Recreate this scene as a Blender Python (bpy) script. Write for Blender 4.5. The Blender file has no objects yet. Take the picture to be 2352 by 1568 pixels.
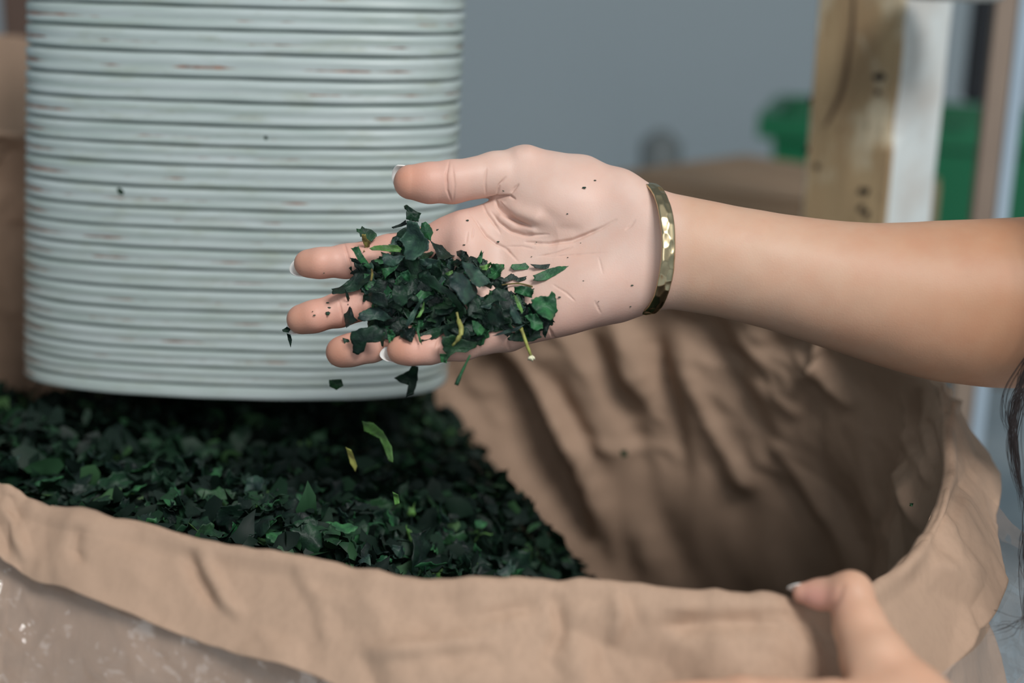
import bpy, bmesh, math, random
import numpy as np
from mathutils import Vector, Matrix

random.seed(7)
RNG = np.random.default_rng(7)
SC = bpy.context.scene
COL = SC.collection

# ------------------------------------------------------------------ camera, world, lights, exposure
F = 3267.0                       # focal length in pixels of the 2352 px wide frame (50 mm on 36 mm)
D = 0.70                         # distance of the open hand
CAM = np.array([0.0, 0.0, 1.05])
PITCH, ROLL = math.radians(14.56), math.radians(1.63)
_f = np.array([0, math.cos(PITCH), -math.sin(PITCH)])
_r0 = np.array([1.0, 0, 0]); _u0 = np.cross(_r0, _f)
CR = math.cos(ROLL) * _r0 + math.sin(ROLL) * _u0
CU = -math.sin(ROLL) * _r0 + math.cos(ROLL) * _u0
CF = _f
CB = np.stack([CR, CU, -CF], 1)  # camera axes as columns

cd = bpy.data.cameras.new('camera')
cam = bpy.data.objects.new('camera', cd); COL.objects.link(cam)
cam.matrix_world = Matrix([[*CB[0], CAM[0]], [*CB[1], CAM[1]], [*CB[2], CAM[2]], [0, 0, 0, 1]])
cd.sensor_width = 36.0; cd.lens = F / 2352 * 36.0
cd.clip_start = 0.05; cd.clip_end = 50
cd.dof.use_dof = True; cd.dof.focus_distance = D - 0.005; cd.dof.aperture_fstop = 3.3
SC.camera = cam

w = bpy.data.worlds.new('world'); SC.world = w; w.use_nodes = True
bg = w.node_tree.nodes['Background']
bg.inputs[0].default_value = (0.84, 0.93, 1.0, 1); bg.inputs[1].default_value = 0.27

def area(name, loc, target, sx, sy, power, col):
    l = bpy.data.lights.new(name, 'AREA'); l.shape = 'RECTANGLE'; l.size = sx; l.size_y = sy
    l.energy = power; l.color = col
    o = bpy.data.objects.new(name, l); COL.objects.link(o); o.location = loc
    o.rotation_euler = (Vector(target) - Vector(loc)).to_track_quat('-Z', 'Y').to_euler()
    return o
area('skylight', (0.85, -0.75, 2.65), (0.1, 0.80, 0.85), 0.9, 0.7, 50, (1.0, 0.985, 0.965))
area('window_light', (-0.2, -1.9, 1.7), (0.0, 0.80, 0.85), 1.4, 1.1, 11, (0.93, 0.97, 1.0))

SC.view_settings.view_transform = 'Standard'; SC.view_settings.look = 'None'
SC.view_settings.gamma = 1; SC.view_settings.use_curve_mapping = False
SC.view_settings.exposure = 0.0

# ------------------------------------------------------------------ helpers
def P(u, v, d):
    """world point seen at pixel (u, v) at depth d"""
    return CAM + CR * ((u - 1176) / F * d) + CU * ((784 - v) / F * d) + CF * d

def pix(W):
    Q = np.asarray(W) - CAM
    d = Q @ CF
    return 1176 + F * (Q @ CR) / d, 784 - F * (Q @ CU) / d, d

def cam_pt(u, v, z):
    """camera-aligned metric coordinates: x right, y up, z towards the camera, origin on the axis at D"""
    dd = D - z
    return np.array([(u - 1176) / F * dd, (784 - v) / F * dd, z])

def cam_to_world(Q):
    Q = np.asarray(Q)
    return CAM + CF * D + Q @ CB.T

def hash3(i, j, k, seed):
    n = (i * 374761393 + j * 668265263 + k * 2147483647 + seed * 1274126177) & 0xFFFFFFFF
    n = ((n ^ (n >> 13)) * 1274126177) & 0xFFFFFFFF
    n = n ^ (n >> 16)
    return (n & 0xFFFF) / 65535.0 * 2 - 1

def noise3(p, freq=1.0, seed=0):
    p = np.asarray(p, float) * freq
    i = np.floor(p).astype(np.int64); f = p - i
    f = f * f * (3 - 2 * f)
    out = 0
    for dx in (0, 1):
        for dy in (0, 1):
            for dz in (0, 1):
                wgt = (f[..., 0] if dx else 1 - f[..., 0]) * (f[..., 1] if dy else 1 - f[..., 1]) * (f[..., 2] if dz else 1 - f[..., 2])
                out = out + wgt * hash3(i[..., 0] + dx, i[..., 1] + dy, i[..., 2] + dz, seed)
    return out

def facets(x, y, freq, seed=0):
    """piecewise planar crumple: random heights on a warped triangular lattice"""
    q = np.stack([x, y, np.full_like(x, seed * 3.1)], -1)
    x = x * freq + 0.45 * noise3(q, freq * 0.9, seed + 5); y = y * freq + 0.45 * noise3(q, freq * 0.9, seed + 9)
    s = (x + y) * 0.3660254
    xi = np.floor(x + s); yi = np.floor(y + s)
    fx = x + s - xi; fy = y + s - yi
    i = xi.astype(np.int64); j = yi.astype(np.int64); z = np.zeros_like(i)
    a = hash3(i, j, z, seed); b = hash3(i + 1, j, z, seed); c = hash3(i, j + 1, z, seed); d = hash3(i + 1, j + 1, z, seed)
    up = fx > fy
    return np.where(up, a + (b - a) * fx + (d - b) * fy, a + (c - a) * fy + (d - c) * fx)

def poly_dist(u, v, pts):
    """distance of (u, v) to a polyline"""
    return poly_dist2(u, v, pts)[0]

def poly_dist2(u, v, pts):
    """distance to a polyline and how far along it (0..1) the nearest point lies"""
    best = np.full(u.shape, 1e9); along = np.zeros(u.shape)
    L = [0.0]
    for (ax, ay), (bx, by) in zip(pts[:-1], pts[1:]): L.append(L[-1] + math.hypot(bx - ax, by - ay))
    for k, ((ax, ay), (bx, by)) in enumerate(zip(pts[:-1], pts[1:])):
        ex, ey = bx - ax, by - ay
        t = np.clip(((u - ax) * ex + (v - ay) * ey) / (ex * ex + ey * ey + 1e-9), 0, 1)
        q = np.hypot(u - ax - t * ex, v - ay - t * ey); m = q < best
        best = np.where(m, q, best); along = np.where(m, (L[k] + t * (L[k + 1] - L[k])) / L[-1], along)
    return best, along
def taper(s, k=0.25): return np.clip(np.minimum(s, 1 - s) / k, 0, 1) ** 0.7

def mesh_obj(name, V, Fc, mats, parent=None, smooth=True, fmat=None):
    me = bpy.data.meshes.new(name)
    me.from_pydata([tuple(map(float, p)) for p in V], [], [tuple(map(int, f)) for f in Fc])
    me.validate()
    for m in (mats if isinstance(mats, (list, tuple)) else [mats]): me.materials.append(m)
    me.polygons.foreach_set('use_smooth', [smooth] * len(me.polygons))
    if fmat is not None and len(fmat) == len(me.polygons): me.polygons.foreach_set('material_index', list(map(int, fmat)))
    me.update()
    o = bpy.data.objects.new(name, me); COL.objects.link(o)
    if parent: o.parent = parent
    return o

def tag(o, label=None, cat=None, group=None, kind=None):
    if label: o['label'] = label
    if cat: o['category'] = cat
    if group: o['group'] = group
    if kind: o['kind'] = kind
    return o

def empty(name, loc):
    o = bpy.data.objects.new(name, None); COL.objects.link(o); o.location = tuple(loc); o.empty_display_size = 0.05
    bpy.context.view_layer.update()
    return o

def adopt(child, parent):
    child.parent = parent
    child.matrix_parent_inverse = Matrix.Translation(-Vector(parent.location))
    return child

def grid_faces(nr, nc, close=False, flip=False):
    out = []
    for i in range(nr - 1):
        for j in range(nc if close else nc - 1):
            a, b = i * nc + j, i * nc + (j + 1) % nc
            c, d = b + nc, a + nc
            out.append((a, d, c, b) if flip else (a, b, c, d))
    return out

def tube(pts, rad, n=6):
    pts = np.asarray(pts, float); V = []
    rad = np.broadcast_to(rad, (len(pts),))
    T = np.gradient(pts, axis=0); T /= np.linalg.norm(T, axis=1)[:, None] + 1e-12
    ref = np.array([0.3, 0.2, 0.93])
    for p, t, r in zip(pts, T, rad):
        a = np.cross(t, ref); a /= np.linalg.norm(a) + 1e-12; b = np.cross(t, a)
        for k in range(n):
            an = 2 * math.pi * k / n
            V.append(p + r * (math.cos(an) * a + math.sin(an) * b))
    Fc = grid_faces(len(pts), n, close=True)
    Fc.append(tuple(range(n - 1, -1, -1))); Fc.append(tuple(range((len(pts) - 1) * n, len(pts) * n)))
    return V, Fc

def spline(ctrl, n, closed=False):
    """Catmull-Rom through the control rows"""
    C = np.asarray(ctrl, float); m = len(C); out = []
    segs = m if closed else m - 1
    for t in np.linspace(0, segs, n, endpoint=not closed):
        i = min(int(t), segs - 1); f = t - i
        def g(k): return C[k % m] if closed else C[min(max(k, 0), m - 1)]
        p0, p1, p2, p3 = g(i - 1), g(i), g(i + 1), g(i + 2)
        out.append(0.5 * (2 * p1 + (p2 - p0) * f + (2 * p0 - 5 * p1 + 4 * p2 - p3) * f * f + (3 * p1 - p0 - 3 * p2 + p3) * f ** 3))
    return np.array(out)

# ------------------------------------------------------------------ materials
class NT:
    def __init__(s, name):
        s.m = bpy.data.materials.new(name); s.m.use_nodes = True
        s.t = s.m.node_tree; s.b = s.t.nodes['Principled BSDF']
    def n(s, typ, **kw):
        nd = s.t.nodes.new(typ)
        for k, v in kw.items():
            if hasattr(nd, k): setattr(nd, k, v)
            else: nd.inputs[k].default_value = v
        return nd
    def l(s, a, b): s.t.links.new(a, b)
    def coords(s, scale=(1, 1, 1), kind='Object'):
        tc = s.n('ShaderNodeTexCoord'); mp = s.n('ShaderNodeMapping'); mp.inputs['Scale'].default_value = scale
        s.l(tc.outputs[kind], mp.inputs['Vector']); return mp.outputs[0]
    def noise(s, vec, scale, detail=3, rough=0.55):
        nd = s.n('ShaderNodeTexNoise'); nd.inputs['Scale'].default_value = scale; nd.inputs['Detail'].default_value = detail
        nd.inputs['Roughness'].default_value = rough
        if vec is not None: s.l(vec, nd.inputs['Vector'])
        return nd.outputs['Fac']
    def ramp(s, fac, stops):
        r = s.n('ShaderNodeValToRGB'); e = r.color_ramp.elements
        while len(e) < len(stops): e.new(0.5)
        for el, (p, c) in zip(e, stops): el.position = p; el.color = (*c, 1) if len(c) == 3 else c
        s.l(fac, r.inputs[0]); return r.outputs[0]
    def mix(s, fac, a, b, mode='MIX'):
        m = s.n('ShaderNodeMix', data_type='RGBA', blend_type=mode)
        for sock, val in ((m.inputs['Factor'], fac), (m.inputs['A'] if False else m.inputs[6], a), (m.inputs[7], b)):
            if hasattr(val, 'links') or hasattr(val, 'is_linked'): s.l(val, sock)
            elif isinstance(val, (int, float)): sock.default_value = val
            else: sock.default_value = (*val, 1)
        return m.outputs[2]
    def bump(s, h, strength=0.3, dist=0.001):
        b = s.n('ShaderNodeBump'); b.inputs['Strength'].default_value = strength; b.inputs['Distance'].default_value = dist
        s.l(h, b.inputs['Height']); s.l(b.outputs[0], s.b.inputs['Normal']); return b
    def base(s, v):
        if hasattr(v, 'is_linked'): s.l(v, s.b.inputs['Base Color'])
        else: s.b.inputs['Base Color'].default_value = (*v, 1)
    def set(s, **kw):
        for k, v in kw.items(): s.b.inputs[k.replace('_', ' ')].default_value = v
        return s.m

def srgb(r, g, b):
    return tuple(((c / 255) / 12.92 if c / 255 < 0.04045 else ((c / 255 + 0.055) / 1.055) ** 2.4) for c in (r, g, b))

def mat_skin():
    m = NT('skin'); a = m.n('ShaderNodeVertexColor', layer_name='tone')
    co = m.coords()
    blot = m.noise(co, 60, 3); fine = m.noise(co, 900, 2)
    c = m.mix(m.ramp(blot, [(0.35, (0, 0, 0)), (0.7, (1, 1, 1))]), a.outputs['Color'], m.mix(1.0, a.outputs['Color'], (1.0, 0.93, 0.90), 'MULTIPLY'))
    m.base(c)
    vo = m.n('ShaderNodeTexVoronoi'); vo.inputs['Scale'].default_value = 1100; m.l(co, vo.inputs['Vector'])
    m.bump(m.mix(0.5, fine, vo.outputs['Distance']), 0.16, 0.0004)
    m.b.inputs['Subsurface Weight'].default_value = 0.12
    m.b.inputs['Subsurface Radius'].default_value = (1.0, 0.35, 0.2); m.b.inputs['Subsurface Scale'].default_value = 0.004
    return m.set(Roughness=0.5, Specular_IOR_Level=0.35)

def mat_paper(name, col):
    m = NT(name); co = m.coords()
    n1 = m.noise(co, 7, 4); n2 = m.noise(m.coords((1, 1, 0.25)), 350, 2)
    c = m.mix(m.ramp(n1, [(0.3, (0, 0, 0)), (0.75, (1, 1, 1))]), tuple(x * 0.9 for x in col), tuple(min(1, x * 1.06) for x in col))
    c = m.mix(m.ramp(n2, [(0.45, (0, 0, 0)), (0.62, (0.35, 0.35, 0.35))]), c, tuple(x * 0.84 for x in col))
    m.base(c); m.bump(m.noise(co, 120, 4), 0.25, 0.0008)
    return m.set(Roughness=0.72, Specular_IOR_Level=0.25)

def mat_leaf(name, stops, vein=0.25):
    m = NT(name); oi = m.n('ShaderNodeObjectInfo')
    co = m.coords(); n = m.noise(co, 160, 4); n2 = m.noise(co, 700, 2)
    c = m.ramp(oi.outputs['Random'], stops)
    c = m.mix(m.ramp(n, [(0.42, (0, 0, 0)), (0.68, (1, 1, 1))]), c, m.mix(1.0, c, (1.9, 2.2, 1.6), 'MULTIPLY'))
    m.base(c); m.bump(m.mix(0.4, n, n2), 0.5, 0.0012)
    return m.set(Roughness=0.52, Specular_IOR_Level=0.32)

SKIN = mat_skin()
PAPER = mat_paper('kraft_paper', srgb(178, 149, 127))
LEAF_DARK = mat_leaf('leaf_dark', [(0, (0.003, 0.009, 0.008)), (0.4, (0.005, 0.016, 0.012)), (0.8, (0.008, 0.026, 0.016)), (1, (0.016, 0.045, 0.022))])
LEAF_SLATE = mat_leaf('leaf_slate', [(0, (0.015, 0.032, 0.031)), (1, (0.020, 0.044, 0.038))])
LEAF_GREEN = mat_leaf('leaf_green', [(0, (0.010, 0.052, 0.025)), (1, (0.024, 0.085, 0.038))])
LEAF_BRIGHT = mat_leaf('leaf_bright', [(0, (0.055, 0.125, 0.035)), (1, (0.085, 0.17, 0.055))])
LEAF_OLIVE = mat_leaf('leaf_olive', [(0, (0.10, 0.075, 0.03)), (1, (0.13, 0.10, 0.035))])
STEM = mat_leaf('stem_yellow_green', [(0, (0.20, 0.20, 0.055)), (1, (0.24, 0.22, 0.075))])
_m = NT('stem_tip'); _m.base((0.75, 0.72, 0.5)); STEM_TIP = _m.set(Roughness=0.6)
_m = NT('nail'); _m.base((0.86, 0.84, 0.80)); NAIL = _m.set(Roughness=0.3)
_m = NT('hair'); _m.base((0.018, 0.010, 0.009)); HAIR = _m.set(Roughness=0.35)

# ------------------------------------------------------------------ the room
def room():
    m = NT('painted_wall'); co = m.coords()
    m.base(m.mix(m.noise(co, 1.2, 3), srgb(172, 185, 192), srgb(181, 192, 197))); m.bump(m.noise(co, 60, 4), 0.1, 0.002)
    wall = m.set(Roughness=0.8)
    y = 3.4
    o = mesh_obj('wall_back', [(-4, y, 0), (4, y, 0), (4, y, 3.2), (-4, y, 3.2), (-4, y + .15, 0), (4, y + .15, 0), (4, y + .15, 3.2), (-4, y + .15, 3.2)],
                 [(0, 1, 2, 3), (5, 4, 7, 6), (3, 2, 6, 7), (1, 0, 4, 5), (0, 3, 7, 4), (2, 1, 5, 6)], wall, smooth=False)
    tag(o, 'blue-grey painted wall behind everything', kind='structure')
    m = NT('ceiling_paint'); m.base((0.55, 0.56, 0.56)); ce = m.set(Roughness=0.9)
    o = mesh_obj('ceiling', [(-4, -.9, 3.2), (4, -.9, 3.2), (4, 3.55, 3.2), (-4, 3.55, 3.2), (-4, -.9, 3.3), (4, -.9, 3.3), (4, 3.55, 3.3), (-4, 3.55, 3.3)],
                 [(0, 3, 2, 1), (4, 5, 6, 7), (0, 1, 5, 4), (1, 2, 6, 5), (2, 3, 7, 6), (3, 0, 4, 7)], ce, smooth=False)
    tag(o, 'plain grey ceiling above the workroom', kind='structure')
    for nm, x in (('wall_left', -2.3), ('wall_right', 1.7)):
        o = mesh_obj(nm, [(x + a, y_, z_) for a in (0, .12 * (1 if x > 0 else -1)) for y_, z_ in ((-.9, 0), (3.4, 0), (3.4, 3.2), (-.9, 3.2))],
                     [(0, 1, 2, 3), (7, 6, 5, 4), (0, 4, 5, 1), (1, 5, 6, 2), (2, 6, 7, 3), (3, 7, 4, 0)], wall, smooth=False)
        tag(o, 'blue-grey painted side wall of the workroom', kind='structure')
    m = NT('floor_concrete'); co = m.coords()
    n = m.noise(co, 2.3, 5); n2 = m.noise(co, 14, 4)
    c = m.mix(m.ramp(n, [(0.35, (0, 0, 0)), (0.65, (1, 1, 1))]), srgb(178, 194, 204), srgb(226, 233, 236))
    c = m.mix(m.ramp(n2, [(0.5, (0, 0, 0)), (0.75, (0.5, 0.5, 0.5))]), c, srgb(150, 168, 180))
    m.base(c); flo = m.set(Roughness=0.55)
    o = mesh_obj('floor', [(-4, -3, 0), (4, -3, 0), (4, 3.4, 0), (-4, 3.4, 0), (-4, -3, -.1), (4, -3, -.1), (4, 3.4, -.1), (-4, 3.4, -.1)],
                 [(0, 1, 2, 3), (4, 7, 6, 5), (0, 4, 5, 1), (1, 5, 6, 2), (2, 6, 7, 3), (3, 7, 4, 0)], flo, smooth=False)
    tag(o, 'pale blue-grey concrete floor', kind='structure')
room()

# ------------------------------------------------------------------ ribbed metal chute
def chute():
    cx, cy, yaw, a, b, tx, ty = -0.17102, 0.92, -0.01929, 0.1349, 0.0587, 0.0268, 0.1108
    th = np.linspace(0, 2 * math.pi, 181)[:-1]; n = 2.6
    X = np.sign(np.cos(th)) * np.abs(np.cos(th)) ** (2 / n); Y = np.sign(np.sin(th)) * np.abs(np.sin(th)) ** (2 / n)
    # even spacing along the oval
    dense = np.linspace(0, 2 * math.pi, 7201)
    DX = a * np.sign(np.cos(dense)) * np.abs(np.cos(dense)) ** (2 / n); DY = b * np.sign(np.sin(dense)) * np.abs(np.sin(dense)) ** (2 / n)
    s = np.concatenate([[0], np.cumsum(np.hypot(np.diff(DX), np.diff(DY)))]); N = 200
    t = np.linspace(0, s[-1], N, endpoint=False)
    X = np.interp(t, s, DX); Y = np.interp(t, s, DY)
    nx = np.gradient(Y); ny = -np.gradient(X)
    nx[0], ny[0] = nx[1] * 0 + 1, 0
    L = np.hypot(nx, ny); nx, ny = nx / L, ny / L
    ex = np.array([math.cos(yaw), math.sin(yaw), 0]); ey = np.array([-math.sin(yaw), math.cos(yaw), 0])
    def ring(z, off=0.0):
        return np.outer(X + off * nx, ex) + np.outer(Y + off * ny, ey) + np.array([cx + tx * z, cy + ty * z, z]) + CAM
    def z_at(v):
        lo, hi = -0.5, 0.6
        for _ in range(40):
            mid = (lo + hi) / 2
            R = ring(mid); uu, vv, d = pix(R[N // 2:])
            o = np.argsort(uu); val = np.interp(525, uu[o], vv[o])
            if val > v: lo = mid
            else: hi = mid
        return (lo + hi) / 2
    gv = [-92 - 55 * k for k in range(9, 0, -1)] + [-92, -38, 16, 69.5, 124, 181, 236, 290, 337, 382, 435, 484, 528, 576, 621, 669, 717, 762, 807, 845.5, 885, 915]
    zs = [z_at(v) for v in gv]
    m = NT('chute_paint'); co = m.coords((1, 1, 1))
    at = m.n('ShaderNodeAttribute', attribute_name='band'); sp = m.n('ShaderNodeSeparateXYZ'); m.l(at.outputs['Vector'], sp.inputs[0])
    st = m.noise(m.coords((9, 9, 160)), 1.6, 4, 0.6)          # long streaks around the chute
    st2 = m.noise(m.coords((30, 30, 110)), 1.0, 5, 0.65)
    c = m.mix(m.ramp(st, [(0.35, (0, 0, 0)), (0.68, (1, 1, 1))]), srgb(162, 176, 172), srgb(185, 196, 196))
    c = m.mix(m.ramp(st2, [(0.52, (0, 0, 0)), (0.75, (0.6, 0.6, 0.6))]), c, srgb(150, 158, 140))
    # rust where the paint has worn off in the hollow of each band, more towards the seam at the end
    r1 = m.noise(m.coords((26, 26, 55)), 1.0, 3, 0.6)
    mul = m.n('ShaderNodeMath', operation='MULTIPLY'); m.l(r1, mul.inputs[0]); m.l(sp.outputs[0], mul.inputs[1])
    add = m.n('ShaderNodeMath', operation='ADD'); m.l(mul.outputs[0], add.inputs[0]); m.l(sp.outputs[1], add.inputs[1])
    rustm = m.ramp(add.outputs[0], [(0.515, (0, 0, 0)), (0.59, (0.9, 0.9, 0.9))])
    rustc = m.ramp(m.noise(co, 90, 2), [(0.35, srgb(104, 58, 38)), (0.7, srgb(152, 100, 72))])
    c = m.mix(rustm, c, rustc)
    m.base(c); m.bump(st2, 0.15, 0.001)
    paint = m.set(Roughness=0.38, Specular_IOR_Level=0.5)
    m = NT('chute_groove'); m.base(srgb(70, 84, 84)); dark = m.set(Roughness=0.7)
    root = empty('ribbed_chute', (cx, cy, zs[-1] + CAM[2]))
    tag(root, 'pale grey-green ribbed chute with rust streaks over the leaf heap', 'chute')
    # inner liner, open at the bottom
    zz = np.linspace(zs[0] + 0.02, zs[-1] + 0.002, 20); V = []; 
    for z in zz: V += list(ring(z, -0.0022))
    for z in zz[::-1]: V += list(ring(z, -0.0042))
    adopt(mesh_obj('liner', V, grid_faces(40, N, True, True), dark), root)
    for k in range(len(zs) - 1):
        z0, z1 = zs[k], zs[k + 1]; h = z0 - z1; last = k == len(zs) - 2
        prof = [(0.03, -0.0030), (0.035, -0.0010), (0.08, 0.0006), (0.16, 0.0016), (0.28, 0.0018), (0.40, 0.0015), (0.50, 0.0011), (0.58, 0.0010),
                (0.66, 0.0011), (0.76, 0.0015), (0.87, 0.0016), (0.94, 0.0007), (0.965, -0.0010), (0.97, -0.0030)]
        if last: prof = [(0.05, -0.003), (0.06, -0.0006), (0.2, 0.0008), (0.5, 0.0012), (0.85, 0.0016), (0.97, 0.0012), (1.0, 0.0), (0.98, -0.003)]
        V = []; att = []
        wob = 0.00012 * np.sin(np.arange(N) * 0.13 + k) + 0.00008 * np.sin(np.arange(N) * 0.41 + 2 * k)
        for f, off in prof:
            R = ring(z0 - f * h, off); R[:, 2] += wob
            V += list(R)
            hollow = math.exp(-((f - 0.57) / 0.10) ** 2)
            edge = np.exp(-((X + a) / 0.020) ** 2) * (Y < 0.02)
            for q in range(N): att.append((0.55 + 0.45 * hollow, (0.10 * hollow - 0.10) + 0.34 * edge[q] * (hollow + 0.3 * (f > 0.85)), 0))
        o = mesh_obj('rib_band', V, grid_faces(len(prof), N, True, True), paint)
        at = o.data.attributes.new('band', 'FLOAT_VECTOR', 'POINT'); at.data.foreach_set('vector', np.array(att, 'f').ravel())
        adopt(o, root)
chute()

# ------------------------------------------------------------------ paper sack
RIM = [  # u, v, depth, cuff length
    (0, 1110, .640, .020), (80, 1148, .635, .021), (200, 1184, .63, .024), (400, 1232, .62, .029), (600, 1270, .612, .034), (800, 1303, .605, .040),
    (1000, 1334, .60, .052), (1200, 1337, .60, .058), (1400, 1341, .60, .060), (1600, 1360, .598, .058), (1750, 1369, .60, .055), (1880, 1390, .607, .05),
    (2000, 1346, .628, .045), (2080, 1272, .655, .042), (2140, 1180, .685, .042), (2165, 1090, .715, .044), (2162, 1000, .745, .046), (2160, 930, .775, .046),
    (2140, 882, .80, .046), (2080, 855, .84, .046), (1990, 812, .885, .045), (1880, 768, .925, .045), (1700, 700, .965, .045), (1500, 640, .995, .045),
    (1300, 585, 1.015, .045), (1100, 535, 1.03, .045), (800, 470, 1.035, .045), (500, 400, 1.03, .045), (250, 345, 1.02, .045), (80, 315, 1.0, .045),
    (-60, 318, .97, .045), (-200, 390, .93, .045), (-300, 560, .88, .045), (-330, 740, .83, .045), (-290, 900, .77, .04), (-190, 1010, .71, .024), (-90, 1072, .67, .021)]
SACK_BOTTOM = 0.28
def rim_curve(n):
    C = np.array([[*P(u, v, d), c] for u, v, d, c in RIM])
    R = spline(C, n, closed=True)
    a = np.linspace(0, 1.7, n, endpoint=False); q = np.column_stack([np.cos(a / 1.7 * 6.2832), np.sin(a / 1.7 * 6.2832), a * 0])
    R[:, 2] += 0.0013 * noise3(q, 9, 15) + 0.0011 * noise3(q, 26, 16)
    return R[:, :3], R[:, 3]
NC = 620
RIMP, CUFF = rim_curve(NC)
CEN = np.array([RIMP[:, 0].mean(), RIMP[:, 1].mean()])
_T = np.roll(RIMP, -1, 0) - np.roll(RIMP, 1, 0)
OUT = np.stack([_T[:, 1], -_T[:, 0], np.zeros(NC)], 1)
for _ in range(12): OUT = (OUT + np.roll(OUT, 1, 0) + np.roll(OUT, -1, 0)) / 3
OUT /= np.linalg.norm(OUT, axis=1)[:, None]
_c2 = np.array([*CEN, 0])
if ((RIMP - _c2) * OUT)[:, :2].sum() < 0: OUT = -OUT
ARC = np.concatenate([[0], np.cumsum(np.linalg.norm(np.diff(RIMP, axis=0), axis=1))])

def normals_of(V, nr, nc):
    G = V.reshape(nr, nc, 3)
    du = np.roll(G, -1, 1) - np.roll(G, 1, 1); dv = np.gradient(G, axis=0)
    Nn = np.cross(du, dv); Nn /= np.linalg.norm(Nn, axis=2)[..., None] + 1e-12
    return Nn.reshape(-1, 3)

def emboss(V, Nn, lines):
    u, v, d = pix(V); off = np.zeros(len(V))
    for pts, width, depth in lines:
        q, s_ = poly_dist2(u, v, pts)
        off += depth * np.maximum(0, 1 - q / (2.2 * width)) ** 1.15 * taper(s_, 0.3)
    return V + Nn * off[:, None]

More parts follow.
